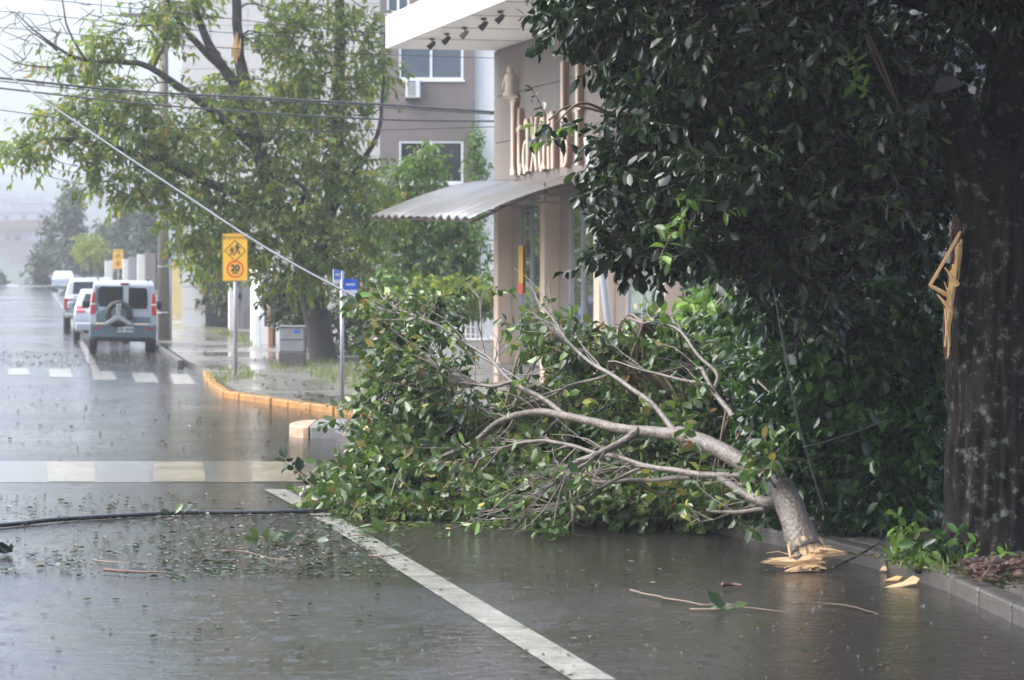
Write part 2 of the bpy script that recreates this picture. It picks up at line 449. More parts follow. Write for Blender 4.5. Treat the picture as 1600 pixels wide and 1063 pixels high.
def bark_material():
    m, N, L, b = nodes_of('lichened_wet_bark')
    tc = N.new('ShaderNodeTexCoord')
    mp = N.new('ShaderNodeMapping'); mp.inputs['Scale'].default_value = (1, 1, 0.28); L.new(tc.outputs['Object'], mp.inputs[0])
    n1 = N.new('ShaderNodeTexNoise'); n1.inputs['Scale'].default_value = 14; n1.inputs['Detail'].default_value = 8; L.new(mp.outputs[0], n1.inputs['Vector'])
    cr = N.new('ShaderNodeValToRGB'); cr.color_ramp.elements[0].position = 0.3; cr.color_ramp.elements[1].position = 0.75
    cr.color_ramp.elements[0].color = (0.005, 0.0045, 0.004, 1); cr.color_ramp.elements[1].color = (0.026, 0.020, 0.016, 1)
    L.new(n1.outputs[0], cr.inputs[0])
    n2 = N.new('ShaderNodeTexNoise'); n2.inputs['Scale'].default_value = 9; n2.inputs['Detail'].default_value = 10; n2.inputs['Roughness'].default_value = 0.72
    L.new(tc.outputs['Object'], n2.inputs['Vector'])
    r2 = N.new('ShaderNodeMapRange'); r2.inputs['From Min'].default_value = 0.54; r2.inputs['From Max'].default_value = 0.70; L.new(n2.outputs[0], r2.inputs[0])
    mx = N.new('ShaderNodeMix'); mx.data_type = 'RGBA'; L.new(r2.outputs[0], mx.inputs[0]); L.new(cr.outputs[0], mx.inputs[6])
    mx.inputs[7].default_value = (0.15, 0.17, 0.135, 1)
    L.new(mx.outputs[2], b.inputs['Base Color'])
    b.inputs['Roughness'].default_value = 0.6
    setin(b, 'Specular IOR Level', 0.06)
    bp = N.new('ShaderNodeBump'); bp.inputs['Strength'].default_value = 1.0; bp.inputs['Distance'].default_value = 0.03
    L.new(n1.outputs[0], bp.inputs['Height']); L.new(bp.outputs[0], b.inputs['Normal'])
    return m
M['bark'] = bark_material()

# ------------------------------------------------------------------ foliage
LEAF_V = np.array([(0, 0, 0), (0.28, 0.30, 0.05), (0.68, 0.34, 0.04), (1, 0, -0.10), (0.68, -0.34, 0.04), (0.28, -0.30, 0.05), (0.32, 0, -0.02), (0.7, 0, -0.05)])
LEAF_F = [(0, 6, 1), (1, 6, 7, 2), (2, 7, 3), (0, 5, 6), (5, 4, 7, 6), (4, 3, 7)]
DIA_V = np.array([(0, 0, 0), (0.45, 0.36, 0.05), (1, 0, -0.08), (0.45, -0.36, 0.05)])
DIA_F = [(0, 2, 1), (0, 3, 2)]

def unit(a):
    return a / np.maximum(np.linalg.norm(a, axis=-1, keepdims=True), 1e-9)

def leaf_frames(rng, n, axes, up=1.0, spread=0.6):
    nr = unit(np.array([0, 0, up]) + rng.normal(0, spread, (n, 3)))
    x = unit(axes)
    y = unit(np.cross(nr, x))
    z = np.cross(x, y)
    return x, y, z

def sprig_leaves(rng, centers, k, length, leaf_len, bias=(0, 0, 0), droop=0.3, spread=0.6, aspect=0.8):
    """leaves set alternately along short twigs; returns origins, frames, lengths, twig ends"""
    c = np.asarray(centers, float)
    n = len(c)
    d = unit(rng.normal(0, 1, (n, 3)) * np.array([1, 1, 0.7]) + np.asarray(bias))
    Ls = length * rng.uniform(0.6, 1.3, n)
    perp = unit(np.cross(d, rng.normal(0, 1, (n, 3))))
    perp2 = np.cross(d, perp)
    t = (np.arange(k) + 0.5) / k
    ang = np.arange(k) * 2.4
    pos = c[:, None] + d[:, None] * (t[None, :, None] * Ls[:, None, None])
    side = perp[:, None] * np.cos(ang)[None, :, None] + perp2[:, None] * np.sin(ang)[None, :, None]
    ax = d[:, None] * 0.55 + side * (1.0 - 0.6 * t[None, :, None]) + np.array([0, 0, -droop]) + rng.normal(0, 0.2, (n, k, 3))
    pos = pos.reshape(-1, 3); ax = ax.reshape(-1, 3)
    x, y, z = leaf_frames(rng, len(pos), ax, 1.0, spread)
    ll = leaf_len * rng.uniform(0.45, 1.35, len(pos))
    return dict(o=pos, x=x, y=y, z=z, l=ll, w=ll * aspect * rng.uniform(0.6, 1.2, len(pos)), tw0=c, tw1=c + d * Ls[:, None])

def merge(*ls):
    return {k: np.concatenate([q[k] for q in ls]) for k in ls[0]}
def keep(L, mask):
    q = dict(L)
    for k in ('o', 'x', 'y', 'z', 'l', 'w'):
        q[k] = L[k][mask]
    return q

def array_mesh(name, V, faces_unit, n, mat, parent, smooth=False, **props):
    nv = V.shape[0] // max(n, 1)
    fl = [len(f) for f in faces_unit]
    idx = np.concatenate([np.array(f) for f in faces_unit])
    loops = (idx[None, :] + (np.arange(n) * nv)[:, None]).ravel().astype(np.int32)
    tot = np.tile(np.array(fl), n)
    start = np.concatenate([[0], np.cumsum(tot)[:-1]]).astype(np.int32)
    off = np.array(ORG.get(parent.name, Vector())) if parent is not None else np.zeros(3)
    me = bpy.data.meshes.new(name)
    me.vertices.add(len(V)); me.vertices.foreach_set('co', (V - off).astype(np.float32).ravel())
    me.loops.add(len(loops)); me.loops.foreach_set('vertex_index', loops)
    me.polygons.add(len(tot)); me.polygons.foreach_set('loop_start', start)
    me.materials.append(mat)
    if smooth: me.polygons.foreach_set('use_smooth', np.ones(len(tot), bool))
    me.update(calc_edges=True); me.validate()
    o = bpy.data.objects.new(name, me)
    return put(o, parent, **props)

def leaf_mesh(name, L, mat, parent, detail=True, zmin=None, **props):
    if zmin is not None:
        L = keep(L, L['o'][:, 2] > zmin)
    base, faces = (LEAF_V, LEAF_F) if detail else (DIA_V, DIA_F)
    n = len(L['o'])
    curl = np.random.default_rng(n).uniform(-0.8, 3.2, (n, 1))
    V = (L['o'][:, None] + L['x'][:, None] * (base[None, :, 0:1] * L['l'][:, None, None])
         + L['y'][:, None] * (base[None, :, 1:2] * L['w'][:, None, None])
         + (L['z'] * curl)[:, None] * (base[None, :, 2:3] * L['l'][:, None, None])).reshape(-1, 3)
    if zmin is not None:
        V[:, 2] = np.maximum(V[:, 2], zmin)
    return array_mesh(name, V, faces, n, mat, parent, **props)

def leaf_objects(L, idx, mat, parent, mesh=None):
    """single leaves as parts of their own, sharing one mesh"""
    if mesh is None:
        mesh = bpy.data.meshes.new('leaf')
        mesh.from_pydata([tuple(v) for v in LEAF_V * np.array([1, 0.8, 1])], [], LEAF_F)
        mesh.materials.append(mat)
    off = ORG.get(parent.name, Vector())
    for i in idx:
        o = bpy.data.objects.new('leaf', mesh)
        m = Matrix((L['x'][i], L['y'][i], L['z'][i])).transposed().to_4x4()
        COL.objects.link(o)
        o.parent = parent
        o.matrix_basis = Matrix.Translation(Vector(L['o'][i]) - off) @ m @ Matrix.Scale(float(L['l'][i]), 4)
    return mesh

def twig_mesh(name, a, b, r, mat, parent, **props):
    """straight three-sided twigs from a to b"""
    n = len(a)
    d = unit(b - a)
    u = unit(np.cross(d, np.array([0.31, 0.52, 0.79])))
    w = np.cross(d, u)
    ring = [(math.cos(q), math.sin(q)) for q in (0, 2.094, 4.189)]
    V = np.stack([p + (u * c + w * s) * rr for p, rr in ((a, r), (b, r * 0.5)) for c, s in ring], axis=1).reshape(-1, 3)
    return array_mesh(name, V, [(0, 1, 4, 3), (1, 2, 5, 4), (2, 0, 3, 5)], n, mat, parent, **props)

def blob_points(rng, blobs, zmin=0.05):
    """blobs: px, py, D, rx, ry (photo pixels at that depth), rD (m), count -> points in the ellipsoids"""
    out = []
    for px, py, D, rx, ry, rD, n in blobs:
        q = unit(rng.normal(0, 1, (n, 3))) * (rng.uniform(0, 1, (n, 1)) ** 0.42)
        c = np.array(P(px, py, D))
        pts = c + q * np.array([rx / F * D, rD, ry / F * D])
        out.append(pts[pts[:, 2] > zmin])
    return np.concatenate(out)

def limb_path(pts, r0, r1, per=5, jit=0.0):
    """pts (px, py, D) -> smooth 3D path with tapering radii"""
    p3 = [np.array(P(*q)) for q in pts]
    path = smooth_path(p3, per)
    if jit:
        path = [p + np.array(mnoise.noise_vector(Vector(p * 2.3))) * jit if 0 < i < len(path) - 1 else p for i, p in enumerate(path)]
    t = np.linspace(0, 1, len(path))
    return path, list(r0 + (r1 - r0) * t ** 0.8)

def connect(mb, nodes, targets, r0=0.02, r1=0.006, sag=0.12, rng=RNG, n=5, maxlen=99.0, rand=0.25):
    """curved side branches from the nearest limb point to each foliage clump"""
    nodes = np.asarray(nodes)
    for t in targets:
        d = np.linalg.norm(nodes - t, axis=1)
        i = int(np.argmin(d + rng.uniform(0, rand, len(d)) * d.min()))
        a = nodes[i]
        ln = np.linalg.norm(t - a)
        if ln < 0.05 or ln > maxlen: continue
        mid = (a + t) / 2 + rng.normal(0, 0.10, 3) * ln + np.array([0, 0, sag * ln])
        path = smooth_path([a, mid, t], 4)
        rr = min(r0, 0.006 + 0.014 * ln) if r0 < 0.05 else r0
        mb.tube(path, list(np.linspace(rr, r1, len(path))), n, cap=False)

def grow_twigs(mb, paths, n, length, r0, rng, t0=0.25, ang=0.75, up=0.0, zmin=0.04, seg=4, side=5):
    """fine twigs leaving a branch at a sharp angle, running on roughly along it"""
    tips = []
    for _ in range(n):
        p = paths[rng.integers(len(paths))]
        i = int(rng.uniform(t0, 0.98) * (len(p) - 1)); i = max(0, min(i, len(p) - 2))
        tan = unit(np.array(p[i + 1]) - np.array(p[i]))
        d = unit(tan + rng.normal(0, ang, 3) * np.array([0.7, 0.8, 0.7]) + np.array([0, 0, up]))
        q = [np.array(p[i])]; L_ = length * rng.uniform(0.5, 1.3)
        for k in range(seg):
            d = unit(d + rng.normal(0, 0.14, 3) + tan * 0.08)
            nx = q[-1] + d * L_ / seg
            if nx[2] < zmin: nx[2] = zmin; d[2] = abs(d[2]) * 0.2
            q.append(nx)
        mb.tube(q, list(np.linspace(r0 * rng.uniform(0.6, 1.2), 0.0025, len(q))), side, cap=False)
        tips.append(q)
    return tips

# ------------------------------------------------------------------ the setting: ground, road, pavements
TH = R(13.4)
U = Vector((-math.sin(TH), math.cos(TH), 0))          # along the near street, away from the camera
NO = Vector((-math.cos(TH), -math.sin(TH), 0))        # out of the street front of the hotel, towards the road
KF = -0.178                                           # far kerb: metres sideways for each metre away
def kerb_far_x(D): return -9.57 + KF * (D - 72.4)

def build_ground():
    ys = list(np.linspace(-60, 220, 15)) + list(np.linspace(235, 560, 40)) + list(np.linspace(570, 1600, 60))
    xs = list(np.linspace(-900, 900, 73))
    v, f = [], []
    for y in ys:
        for x in xs:
            z = terr(y) - 0.06
            if y > 520:
                k = min(1, (y - 520) / 500)
                z += k * (5 * mnoise.noise(Vector((x * 0.008, y * 0.005, 3.1))) + 2.5 * mnoise.noise(Vector((x * 0.03, y * 0.02, 1.7))))
            v.append((x, y, z))
    nx = len(xs)
    for j in range(len(ys) - 1):
        for i in range(nx - 1):
            f.append((j * nx + i, j * nx + i + 1, (j + 1) * nx + i + 1, (j + 1) * nx + i))
    mb = MB(); mb.add(v, f)
    struct(mb.build('ground', M['far_ground'], smooth=True))
build_ground()

def build_road():
    v, f = [], []
    rows = list(np.linspace(-8, 50, 12)) + list(np.linspace(56, 228, 20)) + list(np.linspace(234, 330, 18))
    for y in rows:
        xl = -9.5 - 0.185 * y
        xr = 26.0 if y <= 50 else kerb_far_x(y) + 1.0
        z = terr(y)
        for k in range(9):
            v.append((xl + (xr - xl) * k / 8, y, z))
    for j in range(len(rows) - 1):
        for i in range(8):
            f.append((j * 9 + i, j * 9 + i + 1, (j + 1) * 9 + i + 1, (j + 1) * 9 + i))
    mb = MB(); mb.add(v, f)
    return struct(mb.build('road', M['road'], smooth=True))
road = build_road()

def mark(name, quad, mat, z=0.004):
    mb = MB()
    p = [G(x, y, 0) for x, y in quad]
    mb.add([(q.x, q.y, z) for q in p], [(0, 1, 2, 3)])
    return mb.build(name, mat, road)
mark('crosswalk_band', [(-120, 754), (800, 754), (790, 721), (-120, 721)], M['paint_faint'], 0.002)
for q in ([(75, 753), (150, 753), (146, 722), (72, 722)], [(-86, 753), (-8, 753), (-10, 722), (-84, 722)],
          [(241, 753), (321, 753), (317, 722), (240, 722)], [(395, 753), (474, 753), (468, 722), (394, 722)],
          [(548, 753), (628, 753), (622, 722), (546, 722)], [(702, 753), (782, 753), (776, 722), (700, 722)]):
    mark('crosswalk_stripe', q, M['paint_y'])
for q in ([(13, 586), (46, 586), (44, 576), (13, 576)], [(78, 590), (114, 590), (109, 577), (76, 577)], [(146, 594), (183, 594), (176, 580), (143, 580)],
          [(212, 598), (249, 598), (240, 583), (206, 583)], [(272, 601), (306, 601), (294, 585), (264, 585)], [(-60, 585), (-22, 585), (-22, 574), (-60, 574)]):
    mark('crosswalk_stripe', q, M['paint'])
mark('edge_line', [(893, 1063), (963, 1063), (528, 808), (490, 808)], M['paint'])
mark('edge_line', [(1236, 1260), (1330, 1260), (966, 1065), (896, 1065)], M['paint'])
mark('edge_line', [(488, 806), (526, 806), (445, 765), (412, 765)], M['paint'])
mark('parking_line', [(144, 580), (156, 580), (108, 492), (102, 492)], M['paint'])
mark('parking_line', [(101, 491), (107, 491), (83, 455), (80, 455)], M['paint'])

# raised pavements
def slab(name, pts, z, mat):
    mb = MB(); mb.sheet([(p[0], p[1], -0.03) for p in pts], z + 0.03)
    o = mb.build(name, mat)
    return struct(o)
yk = [(565, 650), (455, 636), (355, 621), (332, 604), (322, 588)]
ykp = [G(*q) for q in yk]
hid = [Vector((9.0, 40.2, 0)), Vector((1.5, 40.6, 0)), Vector((-0.6, 41.0, 0))]
corner = hid + ykp
far_line = [Vector((kerb_far_x(D), D, 0)) for D in (60.5, 72, 90, 120, 160, 200, 228)]
inner = [Vector((p.x + 0.16, p.y + 0.05, 0)) for p in corner + far_line]
far_walk = slab('pavement_far', [(30, 40.2)] + [(p.x, p.y) for p in inner] + [(30, 228)], 0.12, M['walk'])

near_k = [G(1900, 1108), G(1750, 1040), G(1600, 972), G(1500, 925), G(1400, 893), G(1300, 866), G(1180, 842), G(1060, 820)]
near_k += [Vector((0.2, 28.6, 0)), Vector((-1.4, 33.0, 0)), Vector((-2.35, 36.6, 0))]
near_in = [Vector((p.x + 0.17, p.y + 0.03, 0)) for p in near_k]
near_walk = slab('pavement_near', [(30, near_in[0].y)] + [(p.x, p.y) for p in near_in] + [(-1.4, 38.6), (30, 38.6)], 0.12, M['walk'])

def kerb_run(pts, parent, mat, stone=1.0, w=0.15, h=0.15, seed=1, gap=0.015, mats=None):
    rr = random.Random(seed)
    path = [Vector(p) for p in pts]
    i, out = 0, []
    for a, b in zip(path[:-1], path[1:]):
        d = b - a; ln = d.length
        if ln < 0.05: continue
        n = max(1, round(ln / stone)); t = d.normalized(); s_ = Vector((-t.y, t.x, 0))
        for k in range(n):
            p0 = a + t * (ln * k / n + gap); l = ln / n - 2 * gap
            mb = MB()
            hh = h + rr.uniform(-0.012, 0.012); ww = w
            o = p0 - s_ * (ww / 2) + Vector((0, 0, -0.04)) + s_ * rr.uniform(-0.012, 0.012)
            mb.obox(o, t * l, s_ * ww, Vector((0, 0, hh + 0.04)))
            out.append(mb.build('kerb_stone', mats[i % len(mats)] if mats else mat, parent, bevel=0.025))
            i += 1
    return out
kerb_run(corner, far_walk, M['kerb_y'], 0.9, seed=4, h=0.105, gap=0.02)
kerb_run(far_line, far_walk, M['kerb'], 2.2, seed=5)
kerb_run(near_k, near_walk, M['kerb'], 1.0, seed=6, h=0.14, w=0.17)

# rounded kerb end at the near corner, orange and white paint on its nose
ke = thing('kerb_end', 'concrete kerb end with rounded orange and white painted nose beside the fallen branch', 'kerb', G(505, 684))
b0, b1 = G(484, 685), G(640, 687)
mb = MB()
for k in range(3):
    a = b0 + (b1 - b0) * (k / 3); l = (b1 - b0) / 3 * 0.985
    mb = MB(); mb.obox(a + Vector((0, 0, -0.03)), l, Vector((0, 1.6, 0)), Vector((0, 0, 0.20)))
    mb.build('kerb_block', M['kerb_light'], ke, bevel=0.03)
nose = [(0.0, 0.0)] + [(-0.33 * math.sin(q), 0.8 - 0.8 * math.cos(q)) for q in np.linspace(0.25, math.pi - 0.1, 9)] + [(0.0, 1.6)]
mb = MB(); mb.prism(nose, b0 + Vector((-0.012, 0, -0.03)), (1, 0, 0), (0, 1, 0), (0, 0, 1), 0.19)
mb.build('painted_nose', M['kerb_o'], ke, bevel=0.05, seg=3)

# soil strip round the big tree, with broken edges
def soil_patch():
    pts = [G(1900, 1100), G(1600, 962), G(1500, 917), G(1420, 893), G(1330, 868), G(1200, 841)]
    v, f = [], []
    n = 30
    for i in range(n + 1):
        t = i / n * (len(pts) - 1); k = min(int(t), len(pts) - 2); p = pts[k].lerp(pts[k + 1], t - k)
        for j in range(9):
            d = 0.2 + j * 0.19
            q = Vector((p.x + d, p.y + d * 0.35, 0))
            z = 0.125 + 0.05 * (1 - abs(j - 4) / 4.5) + 0.05 * mnoise.noise(Vector((q.x * 3, q.y * 3, 0)))
            if j in (0, 8): z = 0.105
            v.append((q.x, q.y, z))
    for i in range(n):
        for j in range(8):
            f.append((i * 9 + j, i * 9 + j + 1, (i + 1) * 9 + j + 1, (i + 1) * 9 + j))
    mb = MB(); mb.add(v, f)
    struct(mb.build('soil_strip', M['soil'], smooth=True))
soil_patch()
# verge with grass across the avenue (seen mirrored in the hotel glass)
mb = MB(); mb.sheet([(-60, 20, -0.02), (-14.5, 20, -0.02), (-54, 225, -0.02), (-140, 225, -0.02)], 0.14)
struct(mb.build('grass_verge', M['grass_ground']))

# ------------------------------------------------------------------ buildings
C0 = Vector((-0.367, 55.0, 0))
def W(t, off=0.0, z=0.0):
    return C0 - U * t + NO * off + Vector((0, 0, z))
UP = Vector((0, 0, 1))

hotel = thing('hotel_building', 'brown hotel with overhanging white roof slab, mirrored glass front and beige pillars', 'building', W(6, -4, 0.12))
mb = MB(); mb.obox(W(0.03, -0.03, 3.86), -U * 13.0, -NO * 9, UP * 2.83); mb.build('upper_wall', M['sign_wall'], hotel)
for r_ in range(3):
    off_t = 0.0
    for c_ in range(5):
        t0 = c_ * 2.62; z0 = 3.86 + r_ * 0.94
        mb = MB(); mb.obox(W(t0 + 0.006, -0.03, z0 + 0.005), -U * 2.60, NO * 0.034, UP * 0.925)
        mb.build('wall_panel', M['sign_wall'], hotel, bevel=0.004)
mb = MB(); mb.obox(W(-0.02, 2.25, 6.70), -U * 13.6, -NO * 11.3, UP * 0.66); sl = mb.build('roof_slab', M['white_wall'], hotel, bevel=0.02)
for tt in (2.6, 5.2, 7.8, 10.4):
    mb = MB(); mb.obox(W(tt, 2.2, 6.692), -U * 0.03, -NO * 2.15, UP * 0.01); mb.build('soffit_joint', M['taupe'], sl)
mb = MB(); mb.obox(W(0.6, -0.6, 7.36), -U * 12.2, -NO * 8, UP * 3.6); mb.build('upper_storey', M['taupe'], hotel)
for tt in (2.0, 6.0, 10.0):
    mb = MB(); mb.obox(W(tt, -0.6, 8.2), -U * 1.8, NO * 0.05, UP * 1.3); w_ = mb.build('window', M['alu'], hotel)
    mb = MB(); mb.obox(W(tt + 0.08, -0.55, 8.28), -U * 1.64, NO * 0.008, UP * 1.14); mb.build('pane', M['win_glass'], w_)
mb = MB(); mb.obox(W(0.5, -0.5, 0.1), -U * 12.4, -NO * 8.4, UP * 3.78); mb.build('inner_core', M['taupe'], hotel)
mb = MB(); mb.obox(W(0.0, -0.02, 0.1), -U * 13, -NO * 0.34, UP * 0.22); mb.build('plinth', M['kerb'], hotel)
mb = MB(); mb.obox(W(0.0, -0.06, 3.62), -U * 13, -NO * 0.3, UP * 0.24); mb.build('lintel_beam', M['rust'], hotel)
PT = (0.05, 3.95, 7.85, 11.85)
for tt in PT:
    mb = MB(); mb.obox(W(tt, 0.02, 0.1), -U * 0.36, -NO * 0.36, UP * 3.72); mb.build('pillar', M['beige'], hotel, bevel=0.015)
for a in range(3):
    t0, t1 = PT[a] + 0.37, PT[a + 1] - 0.01
    nb = 4
    for k in range(nb):
        ta = t0 + (t1 - t0) * k / nb
        mb = MB(); mb.obox(W(ta + 0.02, -0.27, 0.33), -U * ((t1 - t0) / nb - 0.04), -NO * 0.02, UP * 3.28); mb.build('glass_pane', M['shop_glass'], hotel)
        if k:
            mb = MB(); mb.obox(W(ta - 0.025, -0.235, 0.33), -U * 0.05, -NO * 0.07, UP * 3.28); mb.build('mullion', M['galv'], hotel)
# orange reflection in the glass, painted as a thin strip
mb = MB(); mb.obox(W(1.15, -0.245, 1.75), -U * 0.36, NO * 0.008, UP * 0.95); po = mb.build('painted_reflection', M['sign_y'], hotel, label='tall orange reflection with red foot painted on the hotel glass')
mb = MB(); mb.obox(W(1.15, -0.235, 1.75), -U * 0.36, NO * 0.005, UP * 0.2); mb.build('reflection_foot', M['sign_red'], po)
# corrugated awning
aw = thing('metal_awning', 'curved corrugated zinc awning over the hotel entrance', 'awning', W(3, 1, 3.6))
nt_, na = 180, 12
v, f = [], []
for i in range(nt_ + 1):
    t = -1.8 + 9.4 * i / nt_
    for j in range(na + 1):
        a = j / na
        z = (4.06 - 0.018 * (t + 1.8)) - 0.72 * a ** 1.35 + 0.026 * math.sin(t * 2 * math.pi / 0.72) * (1 + 0.5 * math.sin(t * 1.3)) + 0.010 * math.sin(t * 9.7 + 1)
        v.append(W(t, 2.2 * a + 0.02, z))
for i in range(nt_):
    for j in range(na):
        f.append((i * (na + 1) + j, i * (na + 1) + j + 1, (i + 1) * (na + 1) + j + 1, (i + 1) * (na + 1) + j))
mb = MB(); mb.add(v, f); sh = mb.build('corrugated_sheet', M['zinc'], aw, smooth=True)
so = sh.modifiers.new('thickness', 'SOLIDIFY'); so.thickness = 0.006
for tt in (0.4, 3.9, 7.45):
    pts = [W(tt, 2.15 * a + 0.03, 3.96 - 0.018 * (tt + 1.8) - 0.72 * a ** 1.35) for a in np.linspace(0, 1, 9)]
    mb = MB(); mb.tube(pts, 0.03, 6); mb.build('rafter', M['rust'], aw)
    mb = MB(); mb.tube([W(tt, 0.02, 3.42), W(tt, 1.5, 3.47)], 0.025, 6); mb.tube([W(tt, 0.8, 3.45), W(tt, 0.8, 3.80)], 0.02, 6); mb.build('bracket', M['rust'], aw)
mb = MB(); mb.tube([W(-0.2, 0.75, 3.77), W(7.6, 0.75, 3.63)], 0.035, 6); mb.build('purlin', M['rust'], aw)
mb = MB(); mb.tube([W(-1.7, 2.12, 3.30), W(7.55, 2.12, 3.12)], 0.03, 6); mb.build('purlin', M['rust'], aw)

# raised lettering on the hotel wall: strokes in metres along the wall and up from the foot of the letters
def letter(name, strokes, t0, parent):
    mb = MB(); sd_ = MB()
    for pts, w_ in strokes:
        p = smooth_path(pts, 5) if len(pts) > 2 else pts
        ww = w_ if not hasattr(w_, '__len__') else list(np.interp(np.linspace(0, 1, len(p)), np.linspace(0, 1, len(w_)), w_))
        mb.ribbon(p, ww, W(t0, 0.10, 4.10), -U, UP, NO, 0.03)
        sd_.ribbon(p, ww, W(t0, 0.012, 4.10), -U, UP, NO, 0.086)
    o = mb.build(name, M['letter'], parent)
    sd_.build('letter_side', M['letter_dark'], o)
sg = thing('hotel_sign', 'raised cream lettering on the brown hotel wall, its capital shaped like a column', 'sign', W(4, 0.05, 4.1))
letter('letter', [([(0.18, 0.10), (0.18, 1.36)], 0.16), ([(0.02, 0.04), (0.34, 0.04)], 0.09), ([(0.06, 0.12), (0.30, 0.12)], 0.07), ([(0.06, 1.38), (0.30, 1.38)], 0.07), ([(0.0, 1.46), (0.36, 1.46)], 0.08)], 1.92, sg)
letter('letter', [([(0.10, 1.28), (0.10, 0.5), (0.13, 0.08), (0.24, 0.04), (0.30, 0.2)], [0.03, 0.13, 0.13, 0.10, 0.03]), ([(-0.05, 0.86), (0.28, 0.92)], 0.06)], 2.52, sg)
la = [([(0.05, 0.85), (0.2, 1.0), (0.34, 0.9), (0.36, 0.5), (0.36, 0.1), (0.46, 0.06)], [0.04, 0.08, 0.12, 0.13, 0.11, 0.03]), ([(0.34, 0.62), (0.12, 0.55), (0.03, 0.3), (0.10, 0.05), (0.24, 0.06), (0.34, 0.25)], [0.04, 0.08, 0.13, 0.10, 0.07, 0.04])]
letter('letter', la, 2.98, sg)
letter('letter', [([(0.05, 1.05), (0.2, 0.6), (0.45, 0.02)], [0.06, 0.14, 0.10]), ([(0.42, 1.05), (0.25, 0.5), (0.02, 0.02)], [0.10, 0.06, 0.07])], 3.62, sg)
letter('letter', la, 4.28, sg)
letter('letter', [([(0.06, 1.05), (0.08, 0.02)], 0.13), ([(0.10, 0.75), (0.22, 1.02), (0.36, 0.92), (0.38, 0.02)], [0.04, 0.08, 0.12, 0.13])], 4.92, sg)
letter('letter', [([(0.06, 1.95), (0.08, 0.02)], 0.13), ([(0.10, 0.75), (0.22, 1.02), (0.38, 0.8), (0.36, 0.2), (0.2, 0.03)], [0.04, 0.08, 0.12, 0.11, 0.06])], 5.95, sg)
letter('letter', [([(0.08, 1.95), (0.08, 0.02)], 0.13), ([(-0.08, 1.0), (0.3, 1.05)], 0.06)], 7.0, sg)
# robed figure standing on the column letter
fig = [(0.0, 0.14), (0.10, 0.15), (0.12, 0.11), (0.30, 0.10), (0.42, 0.13), (0.47, 0.10), (0.50, 0.055), (0.55, 0.075), (0.60, 0.07), (0.65, 0.02)]
pts = [W(2.10, 0.16, 4.10 + 1.50 + h) for h, r in fig]
mb = MB(); mb.tube(pts, [r for h, r in fig], 10); st = mb.build('statuette', M['letter'], sg, smooth=True, label='small robed figure standing on the column letter')
mb = MB(); mb.box(W(2.10, 0.16, 5.62), (0.3, 0.3, 0.06)); mb.build('statuette_base', M['letter'], st)
mb = MB(); mb.tube([W(2.02, 0.26, 5.98), W(1.98, 0.28, 5.86), W(2.05, 0.30, 5.80)], [0.03, 0.03, 0.02], 6); mb.build('statuette_arm', M['letter'], st)

# spot lamps under the roof slab
for k, (px, py) in enumerate(((675, 66), (698, 58), (726, 49), (756, 35), (782, 24))):
    D = F * (6.62 - H) / (HY - py)
    q = P(px, py, D)
    words_ = ('farthest', 'second farthest', 'middle', 'second nearest', 'nearest')[k]
    sp = thing('spot_lamp', f'black spot lamp under the white hotel roof slab, {words_} of five', 'spot lamp', (q.x, q.y, 6.69), group='spot lamps under the hotel roof slab')
    mb = MB(); mb.box((q.x, q.y, 6.675), (0.10, 0.10, 0.03)); mb.build('mount_plate', M['black'], sp)
    mb = MB(); mb.tube([(q.x, q.y, 6.66), (q.x + 0.01, q.y, 6.59)], 0.014, 6); mb.build('arm', M['black'], sp)
    mb = MB(); mb.tube([(q.x + 0.06, q.y, 6.63), (q.x + 0.02, q.y, 6.585), (q.x - 0.07, q.y, 6.50)], [0.03, 0.048, 0.062], 10); mb.build('lamp_head', M['black'] if k != 2 else M['grey_metal'], sp, smooth=False)

def wall_front(mb, x0, x1, z0, z1, y, holes, depth=0.12):
    """front skin at y facing the camera with real openings and their reveals"""
    xs = sorted({x0, x1, *[h[0] for h in holes], *[h[1] for h in holes]})
    zs = sorted({z0, z1, *[h[2] for h in holes], *[h[3] for h in holes]})
    for a, b in zip(xs[:-1], xs[1:]):
        for c, d in zip(zs[:-1], zs[1:]):
            cx, cz = (a + b) / 2, (c + d) / 2
            if any(h[0] < cx < h[1] and h[2] < cz < h[3] for h in holes): continue
            mb.add([(a, y, c), (b, y, c), (b, y, d), (a, y, d)], [(0, 1, 2, 3)])
    for a, b, c, d in holes:
        e = y + depth
        mb.add([(a, y, c), (b, y, c), (b, e, c), (a, e, c), (a, y, d), (b, y, d), (b, e, d), (a, e, d)],
               [(0, 1, 2, 3), (4, 7, 6, 5), (0, 3, 7, 4), (1, 5, 6, 2)])
    return mb
def window_in(parent, a, b, c, d, y, glass, nx=2, fr=0.07, dep=0.10, sill=True):
    f_ = MB(); yy = y + dep - 0.05
    for x_ in [a] + [a + (b - a) * k / nx - fr / 2 for k in range(1, nx)] + [b - fr]:
        f_.obox((x_, yy - 0.03, c), (fr, 0, 0), (0, 0.06, 0), (0, 0, d - c))
    for z_ in (c, d - fr):
        f_.obox((a + fr * 0.99, yy - 0.028, z_), (b - a - 2 * fr * 0.99, 0, 0), (0, 0.056, 0), (0, 0, fr))
    w_ = f_.build('window', M['alu'], parent)
    for k in range(nx):
        p0, p1 = a + (b - a) * k / nx, a + (b - a) * (k + 1) / nx
        mb = MB(); mb.obox((p0 + 0.01, yy - 0.004, c + 0.01), (p1 - p0 - 0.02, 0, 0), (0, 0.01, 0), (0, 0, d - c - 0.02)); mb.build('pane', glass, w_)
    if sill:
        mb = MB(); mb.obox((a - 0.05, y - 0.05, c - 0.06), (b - a + 0.1, 0, 0), (0, 0.12, 0), (0, 0, 0.058)); mb.build('sill', M['alu'], w_)

